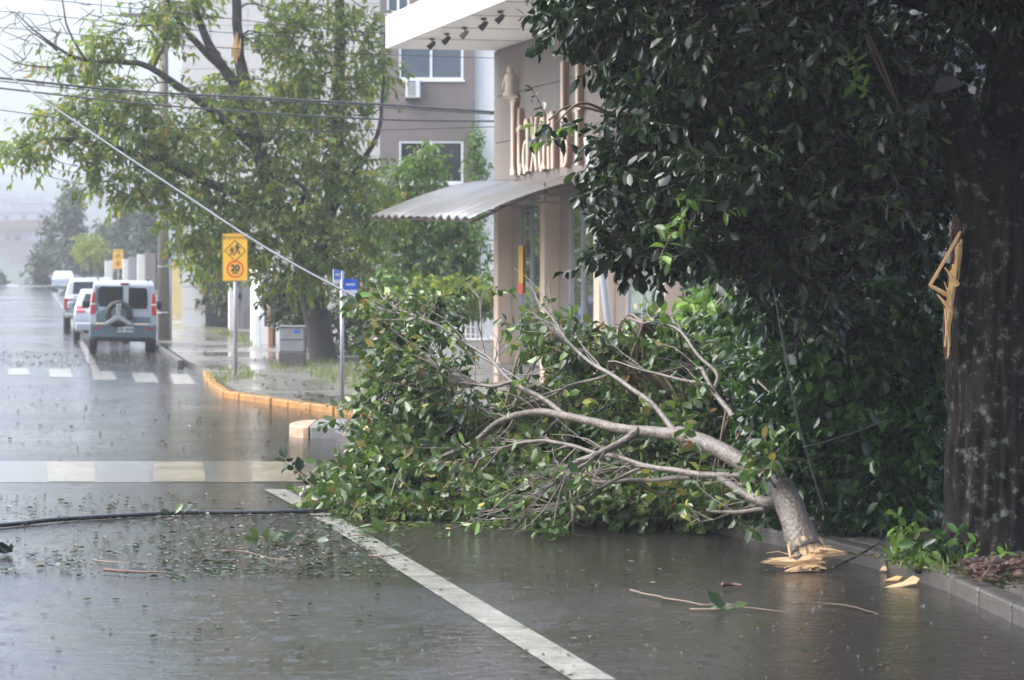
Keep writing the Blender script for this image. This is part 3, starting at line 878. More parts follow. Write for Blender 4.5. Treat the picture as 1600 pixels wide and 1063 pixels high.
DT = 78.0
def xt(px, D=DT): return (px - 800) / F * D
def zt(py, D=DT): return H + (HY - py) / F * D
ap = thing('apartment_block', 'taupe apartment block with white framed windows behind the hotel', 'building', (xt(690), DT + 4, 0))
holes = []
for k in range(-1, 4):
    dz = 3.01 * k
    holes.append((xt(623), xt(724), zt(287) + dz, zt(287) + dz + 1.24))
holes.append((xt(604), xt(640), zt(21), zt(21) + 1.6))
holes = [h for h in holes if not (abs(h[2] - (zt(287) + 3.01 * 2)) < 0.01)]
mb = MB(); wall_front(mb, xt(594), xt(741), 0, 15.5, DT, holes)
mb.obox((xt(594), DT + 0.13, 0), (xt(741) - xt(594), 0, 0), (0, 9, 0), (0, 0, 15.5)); mb.obox((xt(594), DT + 0.001, 0), (0.02, 0, 0), (0, 0.13, 0), (0, 0, 15.5))
mb.build('wall', M['taupe'], ap)
for i, h in enumerate(holes):
    window_in(ap, *h, DT, M['win_glass'] if i % 2 == 0 else M['win_dark'], nx=2 if i < 3 else 2)
mb = MB(); mb.obox((xt(741) + 0.003, DT + 0.25, 0), (4.6, 0, 0), (0, 8.5, 0), (0, 0, 15.8)); mb.build('white_wing', M['white_wall'], ap)
mb = MB(); mb.obox((xt(594) - 0.15, DT - 0.15, 15.5), (7.6, 0, 0), (0, 9.4, 0), (0, 0, 0.35)); mb.build('roof', M['white_wall'], ap)
ac = thing('air_conditioner', 'white air conditioner box under the upper taupe wall window', 'air conditioner', (xt(645), DT - 0.3, zt(155)))
mb = MB(); mb.obox((xt(635), DT - 0.42, zt(154)), (xt(657) - xt(635), 0, 0), (0, 0.42, 0), (0, 0, zt(125) - zt(154))); mb.build('casing', M['alu'], ac, bevel=0.02)
mb = MB(); mb.obox((xt(637.5), DT - 0.43, zt(151.5)), (xt(650) - xt(637.5), 0, 0), (0, 0.012, 0), (0, 0, zt(128) - zt(151.5))); gr = mb.build('grille', M['grey_metal'], ac)
for k in range(6):
    mb = MB(); mb.obox((xt(637.8), DT - 0.44, zt(150.5) + k * 0.066), (xt(649.7) - xt(637.8), 0, 0), (0, 0.008, 0), (0, 0, 0.02)); mb.build('louvre', M['alu'], gr)
mb = MB(); mb.obox((xt(634), DT - 0.40, zt(157)), (0.06, 0, 0), (0, 0.4, 0), (0, 0, 0.05)); mb.obox((xt(653), DT - 0.40, zt(157)), (0.06, 0, 0), (0, 0.4, 0), (0, 0, 0.05)); mb.build('bracket', M['rust'], ac)

DW = 90.0
tw = thing('white_tower', 'tall pale panel clad tower behind the big street tree', 'building', (xt(440, DW), DW + 5, 0))
x0, x1 = xt(284, DW), xt(594, DW)
mb = MB(); mb.obox((x0 + 0.03, DW + 0.03, 0), (x1 - x0 + 2, 0, 0), (0, 11, 0), (0, 0, 19.0)); mb.build('core', M['taupe'], tw)
for r_ in range(26):
    for c_ in range(3):
        a = x0 + (x1 - x0) * c_ / 3
        mb = MB(); mb.obox((a + 0.006, DW, r_ * 0.73 + 0.008), ((x1 - x0) / 3 - 0.012, 0, 0), (0, 0.06, 0), (0, 0, 0.714)); mb.build('cladding_panel', M['panel'], tw)
    mb = MB(); mb.obox((x0 - 0.001, DW + 0.07, r_ * 0.73 + 0.008), (0.05, 0, 0), (0, 10.9, 0), (0, 0, 0.714)); mb.build('cladding_panel', M['panel'], tw)
mb = MB(); mb.obox((x0 - 0.1, DW - 0.1, 19.0), (x1 - x0 + 2.2, 0, 0), (0, 11.2, 0), (0, 0, 0.4)); mb.build('parapet', M['panel'], tw)

# low wall and picket fence left of the hotel
lw = thing('low_wall', 'low whitewashed garden wall at the hotel corner carrying a picket fence', 'wall', (-2.2, 57.2, 0.12))
D_ = 57.0
mb = MB(); mb.obox((xt(585, D_), D_, 0.1), (xt(774, D_) - xt(585, D_), 0, 0), (0, 0.2, 0), (0, 0, zt(533, D_) - 0.1)); mb.build('wall', M['stone_wall'], lw, bevel=0.02)
mb = MB(); mb.obox((xt(584, D_), D_ - 0.03, zt(533, D_) + 0.002), (xt(774, D_) - xt(584, D_), 0, 0), (0, 0.26, 0), (0, 0, 0.05)); mb.build('coping', M['white_wall'], lw, bevel=0.01)
pf = thing('picket_fence', 'short white picket fence on the low garden wall by the hotel', 'fence', (-1.0, 57.1, zt(529, D_)))
zz = zt(529, D_) + 0.01
for k in range(17):
    x_ = xt(640 + k * 7.8, D_)
    mb = MB(); mb.prism([(0, 0), (0.045, 0), (0.045, 0.30), (0.0225, 0.37), (0, 0.30)], (x_, D_ + 0.08, zz + 0.002), (1, 0, 0), (0, 0, 1), (0, 1, 0), 0.02); mb.build('picket', M['alu'], pf)
for dz in (0.06, 0.22):
    mb = MB(); mb.obox((xt(636, D_), D_ + 0.103, zz + dz), (xt(772, D_) - xt(636, D_), 0, 0), (0, 0.025, 0), (0, 0, 0.03)); mb.build('rail', M['alu'], pf)

# gate pillar and dark bars right of the hotel
gp = thing('iron_gate', 'dark barred gate behind the bushes right of the last hotel pillar', 'gate', (xt(1085, 42.0), 42.0, 0.12))
for k in range(9):
    x_ = xt(1066 + k * 9, 42.0)
    mb = MB(); mb.obox((x_, 42.0, 0.12), (0.03, 0, 0), (0, 0.03, 0), (0, 0, 2.0)); mb.build('bar', M['gate'], gp)
for z_ in (0.35, 1.95):
    mb = MB(); mb.obox((xt(1062, 42.0), 41.985, z_), (0.9, 0, 0), (0, 0.06, 0), (0, 0, 0.05)); mb.build('rail', M['gate'], gp)
gw = thing('beige_side_wall', 'beige rendered wall behind the iron gate', 'wall', (2.9, 46, 0.12))
mb = MB(); mb.obox((2.75, 44.0, 0.1), (6, 0, 0), (0, 0.2, 0), (0, 0, 2.6)); mb.build('wall', M['beige'], gw)
mb = MB(); mb.obox((2.7, 43.95, 2.702), (6.1, 0, 0), (0, 0.3, 0), (0, 0, 0.08)); mb.build('coping', M['white_wall'], gw)

# fronts along the far pavement: px0, px1, top row, foot row
def front(name, label, cat, px0, px1, ytop, yfoot, mat, depth=0.3, cap=None, bars=0, part='pier'):
    D = F * (H - 0.12) / (yfoot - HY)
    a, b = xt(px0, D), xt(px1, D)
    top = zt(ytop, D)
    t = thing(name, label, cat, ((a + b) / 2, D, 0.12))
    d = Vector((KF, 1, 0)).normalized() * depth
    if bars:
        for k in range(bars):
            x_ = a + (b - a) * k / (bars - 1)
            mb = MB(); mb.obox((x_, D, 0.12), (0.045, 0, 0), (0, 0.045, 0), (0, 0, top - 0.12)); mb.build('bar', mat, t)
        for z_ in (0.3, top - 0.12):
            mb = MB(); mb.obox((a, D - 0.012, z_), (b - a, 0, 0), (0, 0.07, 0), (0, 0, 0.07)); mb.build('rail', mat, t)
        mb = MB(); mb.obox((a, D + 0.09, 0.12), (b - a, 0, 0), (0, 0.03, 0), (0, 0, top - 0.3)); mb.build('backing_sheet', mat, t)
    else:
        mb = MB(); mb.obox((a, D, 0.1), (b - a, 0, 0), d, (0, 0, top - 0.1)); mb.build(part, mat, t, bevel=0.02)
        if cap:
            mb = MB(); mb.obox((a - 0.04, D - 0.04, top + 0.002), (b - a + 0.08, 0, 0), d * 1.1, (0, 0, 0.06)); mb.build('cap', cap, t)
    return t
front('yellow_house', 'pale yellow house front beside the utility pole', 'house', 266, 286, 408, 493, M['yellow_house'], 6.0, M['grey_metal'], part='wall')
front('metal_gate', 'narrow dark gate between the yellow house and a white pier', 'gate', 287, 299, 420, 497, M['gate'], bars=6)
front('white_pier', 'slim white gate pier left of the widest dark gate', 'pier', 300, 312, 446, 506, M['white_wall'], 0.4, M['white_wall'])
front('white_stub_wall', 'short white wall stub touching the slim gate pier', 'wall', 313.5, 320, 476, 507, M['white_wall'], 0.4)
front('metal_gate', 'widest dark barred gate under the drooping tree', 'gate', 321, 357, 440, 512, M['gate'], bars=14)
front('white_pier', 'grey white gate pier right of the widest dark gate', 'pier', 358, 372, 440, 520, M['panel'], 0.4, M['white_wall'])
front('roller_door', 'dark grey roller door between white walls', 'door', 379, 404, 440, 513, M['grey_metal'], 0.1, part='shutter')
front('white_wall', 'tall white house wall beside the terracotta panel', 'wall', 405, 450, 425, 538, M['white_wall'], 3.0, M['white_wall'], part='wall')
front('white_pier', 'low white pier standing before the tall white wall', 'pier', 397, 407, 492, 542, M['white_wall'], 0.3)
front('terracotta_panel', 'narrow terracotta panel on the tall white wall', 'panel', 419, 431, 460, 540, M['terracotta'], 0.12, part='panel')
D_ = F * (H - 0.12) / (543 - HY)
mp_ = thing('meter_frame', 'black pipe meter frame before the terracotta panel', 'meter', (xt(423, D_), D_, 0.12))
mb = MB(); mb.tube([P(415, 480, D_), P(415, 509, D_), P(433, 509, D_)], 0.04, 6); mb.build('pipe', M['black'], mp_)
mb = MB(); mb.tube([P(428, 510, D_), (xt(428, D_), D_, 0.1)], 0.035, 6); mb.build('leg', M['black'], mp_)
mb = MB(); mb.box(P(424, 506, D_ - 0.06), (0.25, 0.06, 0.06)); mb.build('meter', M['galv'], mp_)
# farther fronts behind the cars
for k, (a, b, yt, yf, m_, nm, lb) in enumerate([
        (164, 176, 408, 470, 'stone_wall', 'pale_pier', 'pale pier behind the silver pickup roof'),
        (192, 200, 405, 471, 'stone_wall', 'cream_pier', 'cream pier right of the far school sign'),
        (201, 214, 402, 473, 'grey_metal', 'grey_gate', 'grey sheet gate behind the van roof'),
        (215, 226, 398, 475, 'stone_wall', 'pale_wall', 'pale house wall behind the van roof'),
        (227, 243, 396, 478, 'sign_wall', 'brown_wall', 'brownish wall left of the utility pole')]):
    front(nm, lb, 'wall' if 'wall' in nm else ('gate' if 'gate' in nm else 'pier'), a, b, yt, yf, M[m_], 0.5, part='wall' if 'wall' in nm else 'panel')

# ------------------------------------------------------------------ far houses on the hillside
def far_house(label, px, py, D, w, h, dep, wall, roof, wins):
    q = P(px, py, D)
    z = q.z
    t = thing('hillside_house', label, 'house', (q.x, D, z), group='houses on the far hillside')
    mb = MB(); mb.obox((q.x - w / 2, D, z - 6), (w, 0, 0), (0, dep, 0), (0, 0, h + 6)); mb.build('wall', wall, t)
    mb = MB(); mb.prism([(-w / 2 - 0.5, 0), (w / 2 + 0.5, 0), (w / 2 - 1.2, 1.9), (-w / 2 + 1.2, 1.9)], (q.x, D - 0.5, z + h + 0.01), (1, 0, 0), (0, 0, 1), (0, 1, 0), dep + 1); mb.build('roof', roof, t)
    for k in range(wins):
        x_ = q.x - w / 2 + w * (k + 0.5) / wins
        mb = MB(); mb.obox((x_ - 0.6, D - 0.04, z + h * 0.4), (1.2, 0, 0), (0, 0.06, 0), (0, 0, 1.2)); mb.build('window', M['win_dark'], t)
M['house_pink'] = pm('pinkish_render', (0.20, 0.155, 0.14), 0.8, 0.1, 0.3)
M['house_pale'] = pm('pale_render', (0.26, 0.26, 0.26), 0.8, 0.1, 0.3)
M['roof_grey'] = pm('grey_roof', (0.22, 0.22, 0.23), 0.6, 0.15, 0.5)
M['roof_tile'] = pm('clay_roof', (0.16, 0.10, 0.08), 0.7, 0.2, 0.5)
for a in [('pink house with pale roof, lowest on the far slope', 52, 388, 520, 9, 3.6, 8, 'house_pink', 'roof_tile', 3),
          ('pinkish house at the left edge, low on the far slope', 14, 386, 545, 8, 3.4, 8, 'house_pink', 'roof_tile', 3),
          ('white house right of the pink one, low on the far slope', 66, 402, 500, 5, 3.0, 8, 'house_pale', 'roof_grey', 2),
          ('long pale house with grey roof, middle of the far slope', 20, 352, 700, 13, 3.2, 8, 'house_pale', 'roof_grey', 4),
          ('pale house beside the long one, middle of the far slope', 50, 350, 690, 8, 3.0, 8, 'house_pale', 'roof_grey', 2),
          ('white house highest on the far slope', 8, 330, 780, 10, 3.2, 8, 'house_pale', 'roof_grey', 2),
          ('grey roofed house highest on the slope, next to the dark tree', 48, 334, 770, 10, 3.0, 8, 'house_pale', 'roof_grey', 2)]:
    far_house(*a[:7], M[a[7]], M[a[8]], a[9])

# ------------------------------------------------------------------ vehicles (local: x right, y forward, z up, origin under the tail)
class Car:
    def __init__(s, name, label, cat, loc, heading, roll=0.0, group=None):
        s.t = thing(name, label, cat, loc, group, rot=(0, roll, heading))
    def body(s, prof, half, mat, bev=0.05, name='body', sub=None):
        """closed side profile (y, z); half(z, y) = half width"""
        n = len(prof)
        bm = bmesh.new()
        Lv = [bm.verts.new((-half(z, y), y, z)) for y, z in prof]
        Rv = [bm.verts.new((half(z, y), y, z)) for y, z in prof]
        for i in range(n):
            j = (i + 1) % n
            bm.faces.new((Lv[i], Lv[j], Rv[j], Rv[i]))
        bm.faces.new(Lv[::-1]); bm.faces.new(Rv)
        bmesh.ops.triangulate(bm, faces=[f for f in bm.faces if len(f.verts) > 4])
        bmesh.ops.recalc_face_normals(bm, faces=bm.faces)
        me = bpy.data.meshes.new(name); bm.to_mesh(me); bm.free()
        me.materials.append(mat)
        me.polygons.foreach_set('use_smooth', [True] * len(me.polygons))
        o = put(bpy.data.objects.new(name, me), s.t)
        b = o.modifiers.new('bevel', 'BEVEL'); b.width = bev; b.segments = 4; b.limit_method = 'ANGLE'; b.angle_limit = R(28)
        s.prof, s.half = prof, half
        return o
    def rear_y(s, z, tail):
        zs = [p[1] for p in tail]; ys = [p[0] for p in tail]
        return float(np.interp(z, zs, ys))
    def panel(s, name, poly, mat, tail, proud=0.012, parent=None, bev=0.012, thick=None, **props):
        """poly of (x, z) laid on the tail surface, proud of it"""
        m = len(poly)
        th = thick or 0.05
        a = [(x, s.rear_y(z, tail) - proud, z) for x, z in poly]
        b = [(x, s.rear_y(z, tail) - proud + th, z) for x, z in poly]
        f = [tuple(range(m)), tuple(range(m, 2 * m))[::-1]] + [(i, m + i, m + (i + 1) % m, (i + 1) % m) for i in range(m)]
        mb = MB(); mb.add(a + b, f)
        return mb.build(name, mat, parent or s.t, local=True, bevel=bev, **props)
    def wheel(s, x, y, r=0.32, w=0.2):
        prof = [(-w / 2, r * 0.62), (-w / 2, r * 0.93), (-w / 2 * 0.75, r), (w / 2 * 0.75, r), (w / 2, r * 0.93), (w / 2, r * 0.62)]
        mb = MB(); n = 22; v, f = [], []
        for dx, rr in prof:
            for k in range(n):
                a = 2 * math.pi * k / n
                v.append((x + dx, y + rr * math.cos(a), r + rr * math.sin(a)))
        for i in range(len(prof) - 1):
            for k in range(n):
                f.append((i * n + k, (i + 1) * n + k, (i + 1) * n + (k + 1) % n, i * n + (k + 1) % n))
        mb.add(v, f)
        wh = mb.build('wheel', M['tyre'], s.t, local=True, smooth=True)
        mb = MB(); mb.tube([(x - w / 2 * 0.9, y, r), (x + w / 2 * 0.9, y, r)], r * 0.63, 20); mb.build('rim', M['rim'], wh, local=True)
    def mirror(s, x, y, z, mat):
        mb = MB(); sgn = 1 if x > 0 else -1
        mb.box((x + sgn * 0.10, y, z), (0.20, 0.12, 0.22)); o = mb.build('mirror', mat, s.t, local=True, bevel=0.05)
        mb = MB(); mb.box((x - sgn * 0.04, y, z - 0.05), (0.14, 0.05, 0.05)); mb.build('mirror_arm', mat, o, local=True)
    def side(s, name, poly, mat, proud=0.006, parent=None):
        """poly of (y, z) on both flanks"""
        for sg_ in (-1, 1):
            m = len(poly)
            a = [(sg_ * (s.half(z, y) + proud), y, z) for y, z in poly]; b = [(sg_ * (s.half(z, y) - 0.04), y, z) for y, z in poly]
            f = [tuple(range(m)), tuple(range(m, 2 * m))[::-1]] + [(i, m + i, m + (i + 1) % m, (i + 1) % m) for i in range(m)]
            if sg_ > 0: f = [q[::-1] for q in f]
            mb = MB(); mb.add(a + b, f); mb.build(name, mat, parent or s.t, local=True)

HEAD = math.atan(-KF)          # cars point along the far street
def ground_at(px, py): 
    q = G(px, py); return (q.x, q.y, 0.0)

# --- van with the spare wheel on its door
van = Car('parked_van', 'white van with blue grey cladding and a spare wheel on its rear door', 'van', (G(191, 551).x, 69.6, 0), HEAD - 0.02, R(1.2))
tail = [(0.10, 0.36), (0.04, 0.60), (0.03, 0.80), (0.05, 1.00), (0.115, 1.40), (0.17, 1.74), (0.24, 1.82)]
vhalf = lambda z, y: float(np.interp(z, [0.3, 0.6, 1.0, 1.35, 1.82], [0.84, 0.875, 0.875, 0.85, 0.76])) * (1 - 0.10 * max(0, y - 3.2) / 1.0)
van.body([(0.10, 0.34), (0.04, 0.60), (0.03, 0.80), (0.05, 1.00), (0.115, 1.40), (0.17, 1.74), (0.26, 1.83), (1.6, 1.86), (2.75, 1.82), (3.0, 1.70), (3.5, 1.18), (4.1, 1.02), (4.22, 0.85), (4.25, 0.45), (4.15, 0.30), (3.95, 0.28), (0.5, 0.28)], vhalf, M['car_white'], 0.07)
mb = MB(); mb.box((0, 0.03, 0.56), (1.74, 0.26, 0.40)); bp_ = mb.build('rear_bumper', M['car_clad'], van.t, local=True, bevel=0.06, seg=3)
mb = MB(); mb.box((0, 0.1, 0.335), (1.5, 0.24, 0.10)); mb.build('bumper_skirt', M['black'], bp_, local=True, bevel=0.02)
mb = MB(); mb.box((-0.02, -0.105, 0.735), (1.36, 0.03, 0.05)); mb.build('bumper_trim', M['letter'], bp_, local=True, bevel=0.01)
for sx in (-0.68, 0.68):
    mb = MB(); mb.box((sx, -0.105, 0.62), (0.16, 0.02, 0.06)); mb.build('reflector', M['red_dark'], bp_, local=True)
mb = MB(); mb.box((0.06, -0.112, 0.60), (0.42, 0.02, 0.15)); pl = mb.build('number_plate', M['plate'], bp_, local=True, bevel=0.005)
for k, (a, w_) in enumerate(((-0.13, 0.05), (-0.07, 0.04), (-0.02, 0.05), (0.08, 0.04), (0.13, 0.05), (0.19, 0.04), (0.24, 0.05))):
    mb = MB(); mb.box((a, -0.124, 0.595), (w_, 0.004, 0.07)); mb.build('plate_mark', M['grey_metal'], pl, local=True)
van.panel('door_cladding', [(-0.70, 0.77), (0.70, 0.77), (0.70, 0.93), (0.22, 0.93), (0.20, 1.16), (-0.45, 1.16), (-0.70, 1.0)], M['car_clad'], tail, 0.018)
van.panel('door_glass', [(-0.62, 1.18), (-0.02, 1.15), (-0.02, 1.70), (-0.60, 1.70), (-0.66, 1.62), (-0.66, 1.30)], M['car_glass'], tail, 0.022)
van.panel('door_surround', [(-0.74, 1.05), (-0.63, 1.05), (-0.665, 1.30), (-0.665, 1.68), (-0.72, 1.70)], M['car_clad'], tail, 0.014, bev=0.0)
van.panel('door_glass', [(0.12, 1.14), (0.60, 1.14), (0.62, 1.30), (0.60, 1.62), (0.55, 1.68), (0.12, 1.68)], M['car_glass'], tail, 0.022)
van.panel('door_seam', [(0.045, 0.80), (0.058, 0.80), (0.058, 1.75), (0.045, 1.75)], M['black'], tail, 0.004, bev=0.0)
for sx in (-1, 1):
    q = lambda a: [(sx * x, z) for x, z in a][::sx]
    van.panel('tail_lamp', q([(0.725, 0.98), (0.86, 0.98), (0.84, 1.22), (0.715, 1.22)]), M['red_lamp'], tail, 0.025)
    van.panel('tail_lamp', q([(0.715, 1.27), (0.835, 1.27), (0.80, 1.56), (0.735, 1.53)]), M['red_lamp'], tail, 0.025)
    van.panel('lamp_lens', q([(0.72, 1.222), (0.838, 1.222), (0.832, 1.268), (0.718, 1.268)]), M['plate'], tail, 0.022)
    van.mirror(sx * 0.87, 2.85, 1.18, M['black'])
    mb = MB(); mb.tube([(sx * 0.66, 0.5, 1.90), (sx * 0.67, 1.6, 1.935), (sx * 0.66, 2.7, 1.88)], 0.022, 6); mb.build('roof_rail', M['black'], van.t, local=True)
    for yy in (0.68, 3.55): van.wheel(sx * 0.76, yy, 0.325, 0.21)
van.side('side_glass', [(0.45, 1.20), (1.5, 1.18), (1.5, 1.66), (0.5, 1.66)], M['car_glass'])
van.side('side_glass', [(1.6, 1.18), (3.1, 1.18), (2.75, 1.66), (1.6, 1.66)], M['car_glass'])
van.side('side_cladding', [(0.1, 0.42), (4.1, 0.42), (4.1, 0.66), (0.1, 0.66)], M['car_clad'])
mb = MB(); mb.box((0.02, 0.20, 1.775), (0.22, 0.10, 0.05)); mb.build('high_brake_lamp', M['red_dark'], van.t, local=True, bevel=0.01)
# spare wheel: tyre ring and three-armed silver cover
ring, n = [], 30
mb = MB(); cx, cz, r0, r1 = -0.12, 1.00, 0.32, 0.085
v, f = [], []
for i in range(n):
    a = 2 * math.pi * i / n
    for k in range(10):
        b = 2 * math.pi * k / 10
        rr = r0 - 0.05 + r1 * math.cos(b)
        v.append((cx + rr * math.cos(a), -0.10 + 0.085 * math.sin(b), cz + rr * math.sin(a)))
for i in range(n):
    for k in range(10):
        f.append((i * 10 + k, i * 10 + (k + 1) % 10, ((i + 1) % n) * 10 + (k + 1) % 10, ((i + 1) % n) * 10 + k))
mb.add(v, f); spw = mb.build('spare_wheel', M['tyre'], van.t, local=True, smooth=True)
mb = MB()
for ang, ln, w_ in ((90, 0.33, 0.15), (212, 0.40, 0.10), (328, 0.40, 0.10)):
    a = R(ang); d = Vector((math.cos(a), 0, math.sin(a))); s_ = Vector((-d.z, 0, d.x))
    o_ = Vector((cx, -0.215, cz - 0.07))
    mb.add([o_ - s_ * 0.07, o_ + d * ln - s_ * w_ / 2, o_ + d * ln + s_ * w_ / 2, o_ + s_ * 0.07] + [p + Vector((0, 0.06, 0)) for p in (o_ - s_ * 0.07, o_ + d * ln - s_ * w_ / 2, o_ + d * ln + s_ * w_ / 2, o_ + s_ * 0.07)],
           [(0, 1, 2, 3), (7, 6, 5, 4), (0, 4, 5, 1), (1, 5, 6, 2), (2, 6, 7, 3), (3, 7, 4, 0)])
mb.build('wheel_cover', M['car_silver'], spw, local=True, bevel=0.02)
mb = MB(); mb.tube([(cx, -0.235, cz + 0.13), (cx, -0.22, cz + 0.13)], 0.045, 14); mb.build('badge', M['grey_metal'], spw, local=True)
mb = MB(); mb.tube([(cx, -0.16, cz), (cx, -0.03, cz)], 0.20, 20); mb.build('hub', M['car_clad'], spw, local=True)

# --- generic hatchback / saloon
def saloon(name, label, loc, heading, mat, lamp, glass, L_=3.9, hgt=1.45, wd=0.82, boot=0.35, roll=0.0, lampx=(0.50, 0.80), lampz=(0.78, 1.0)):
    c = Car(name, label, 'car', loc, heading, roll)
    tl = [(0.10, 0.30), (0.02, 0.50), (0.03, 0.75), (0.10, 0.92), (0.10 + boot, 1.02), (0.35 + boot * 1.4, hgt - 0.10)]
    hf = lambda z, y: float(np.interp(z, [0.25, 0.5, 0.85, 1.0, hgt], [wd - 0.05, wd, wd, wd - 0.03, wd - 0.22])) * (1 - 0.12 * max(0, y - 3.0) / 1.0)
    c.body([(0.10, 0.28), (0.02, 0.50), (0.03, 0.75), (0.10, 0.93), (0.10 + boot, 1.03), (0.36 + boot * 1.4, hgt - 0.08), (0.6 + boot * 1.4, hgt), (1.9, hgt + 0.02), (2.3, hgt - 0.04), (2.9, 1.0), (L_ - 0.2, 0.86), (L_, 0.65), (L_, 0.3), (L_ - 0.2, 0.24), (0.4, 0.24)], hf, mat, 0.07)
    c.panel('rear_window', [(-wd + 0.22, 1.06), (wd - 0.22, 1.06), (wd - 0.33, hgt - 0.11), (-wd + 0.33, hgt - 0.11)], glass, tl, 0.012)
    for sx in (-1, 1):
        q = [(sx * lampx[0], lampz[0]), (sx * lampx[1], lampz[0]), (sx * (lampx[1] - 0.02), lampz[1]), (sx * (lampx[0] + 0.05), lampz[1])][::sx]
        c.panel('tail_lamp', q, lamp, tl, 0.03, bev=0.03, thick=0.16)
        c.mirror(sx * (wd - 0.02), 2.45, 1.02, mat)
        for yy in (0.70, L_ - 0.75): c.wheel(sx * (wd - 0.10), yy, 0.30, 0.19)
    c.side('side_glass', [(0.7 + boot, 1.03), (1.65, 1.02), (1.65, hgt - 0.09), (0.95 + boot, hgt - 0.10)], M['car_glass'])
    c.side('side_glass', [(1.72, 1.02), (2.75, 1.00), (2.28, hgt - 0.11), (1.72, hgt - 0.09)], M['car_glass'])
    mb = MB(); mb.box((0, 0.02, 0.43), (2 * wd - 0.08, 0.2, 0.26)); bb = mb.build('rear_bumper', mat, c.t, local=True, bevel=0.06, seg=3)
    mb = MB(); mb.box((0, -0.085, 0.42), (0.40, 0.02, 0.13)); mb.build('number_plate', M['plate'], bb, local=True, bevel=0.004)
    mb = MB(); mb.box((0, 0.0, 0.30), (1.1, 0.14, 0.05)); mb.build('bumper_skirt', M['black'], bb, local=True)
    return c
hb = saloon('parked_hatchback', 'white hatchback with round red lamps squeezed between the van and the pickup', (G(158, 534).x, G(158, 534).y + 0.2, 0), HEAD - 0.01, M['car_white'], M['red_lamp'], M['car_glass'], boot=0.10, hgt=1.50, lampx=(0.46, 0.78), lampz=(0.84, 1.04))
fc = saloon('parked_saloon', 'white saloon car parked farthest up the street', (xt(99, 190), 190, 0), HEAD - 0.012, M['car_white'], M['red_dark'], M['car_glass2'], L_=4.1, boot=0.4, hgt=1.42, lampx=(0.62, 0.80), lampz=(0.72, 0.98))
# distant oncoming car with a lit lamp
oc = Car('oncoming_car', 'distant oncoming car with lit headlamp beyond the crest', 'car', (xt(23, 300), 300, terr(300) + 0.0), math.pi + 0.1)
zc = P(20, 437, 300).z
oc.t.location.z = terr(300) + 0.02
oc.body([(0.0, 0.3), (0.0, 0.9), (0.6, 1.0), (1.1, 1.45), (2.6, 1.45), (3.2, 0.95), (4.0, 0.8), (4.05, 0.3)], lambda z, y: 0.8 if z < 1.0 else 0.62, M['car_silver'], 0.06)
oc.side('side_glass', [(1.0, 1.0), (3.0, 0.98), (2.6, 1.38), (1.2, 1.38)], M['car_glass'])
for sx in (-1, 1):
    mb = MB(); mb.box((sx * 0.55, 4.04, 0.66), (0.34, 0.06, 0.2)); mb.build('headlamp', M['headlamp'], oc.t, local=True, bevel=0.02)
    for yy in (0.7, 3.3): oc.wheel(sx * 0.72, yy, 0.3, 0.18)

# --- pickup
pk = Car('parked_pickup', 'silver pickup truck parked beyond the white hatchback', 'pickup', (G(143, 517).x, G(143, 517).y, 0), HEAD - 0.01)
ptail = [(0.06, 0.45), (0.0, 0.60), (0.0, 1.10)]
ph = lambda z, y: float(np.interp(z, [0.4, 0.6, 1.1, 1.3, 1.8], [0.86, 0.90, 0.89, 0.82, 0.68])) * (1 - 0.08 * max(0, y - 4.2))
pk.body([(0.06, 0.50), (0.0, 0.62), (0.0, 1.10), (1.55, 1.13), (1.72, 1.62), (1.95, 1.74), (2.9, 1.76), (3.2, 1.68), (3.85, 1.14), (4.8, 1.02), (4.95, 0.8), (4.95, 0.45), (0.5, 0.42)], ph, M['car_silver'], 0.06)
pk.panel('tailgate', [(-0.72, 0.62), (0.72, 0.62), (0.72, 1.09), (-0.72, 1.09)], M['car_silver'], ptail, 0.015)
pk.panel('tailgate_handle', [(-0.50, 0.86), (-0.14, 0.86), (-0.14, 0.98), (-0.50, 0.98)], M['black'], ptail, 0.025)
pk.panel('rear_window', [(-0.62, 1.22), (0.62, 1.22), (0.57, 1.62), (-0.57, 1.62)], M['car_glass'], [(1.56, 1.15), (1.72, 1.62)], 0.02)
for sx in (-1, 1):
    q = [(sx * 0.75, 0.72), (sx * 0.90, 0.72), (sx * 0.90, 1.08), (sx * 0.75, 1.08)][::sx]
    pk.panel('tail_lamp', q, M['red_lamp'], ptail, 0.03, thick=0.14)
    pk.mirror(sx * 0.88, 3.2, 1.22, M['car_silver'])
    for yy in (0.95, 4.15): pk.wheel(sx * 0.80, yy, 0.37, 0.24)
pk.side('side_glass', [(1.85, 1.18), (3.55, 1.18), (3.1, 1.62), (1.95, 1.62)], M['car_glass'])
mb = MB(); mb.box((0, -0.02, 0.52), (1.72, 0.16, 0.14)); mb.build('rear_bumper', M['rim'], pk.t, local=True, bevel=0.03)

# ------------------------------------------------------------------ signs
def text_mesh(txt, size, name, mat, parent, loc, sx=1.0, ext=0.002):
    cu = bpy.data.curves.new(name, 'FONT'); cu.body = txt; cu.size = size; cu.align_x = 'CENTER'; cu.align_y = 'CENTER'; cu.extrude = ext
    cu.offset = 0.004 * size / 0.1
    tmp = bpy.data.objects.new('tmp_text', cu); COL.objects.link(tmp)
    bpy.context.view_layer.update()
    dg = bpy.context.evaluated_depsgraph_get()
    me = bpy.data.meshes.new_from_object(tmp.evaluated_get(dg))
    bpy.data.objects.remove(tmp)
    me.name = name; me.materials.clear(); me.materials.append(mat)
    for v_ in me.vertices:
        v_.co = Vector((v_.co.x * sx, -v_.co.z, v_.co.y))
    o = put(bpy.data.objects.new(name, me), parent)
    o.location = Vector(loc) - ORG.get(parent.name, Vector())
    return o

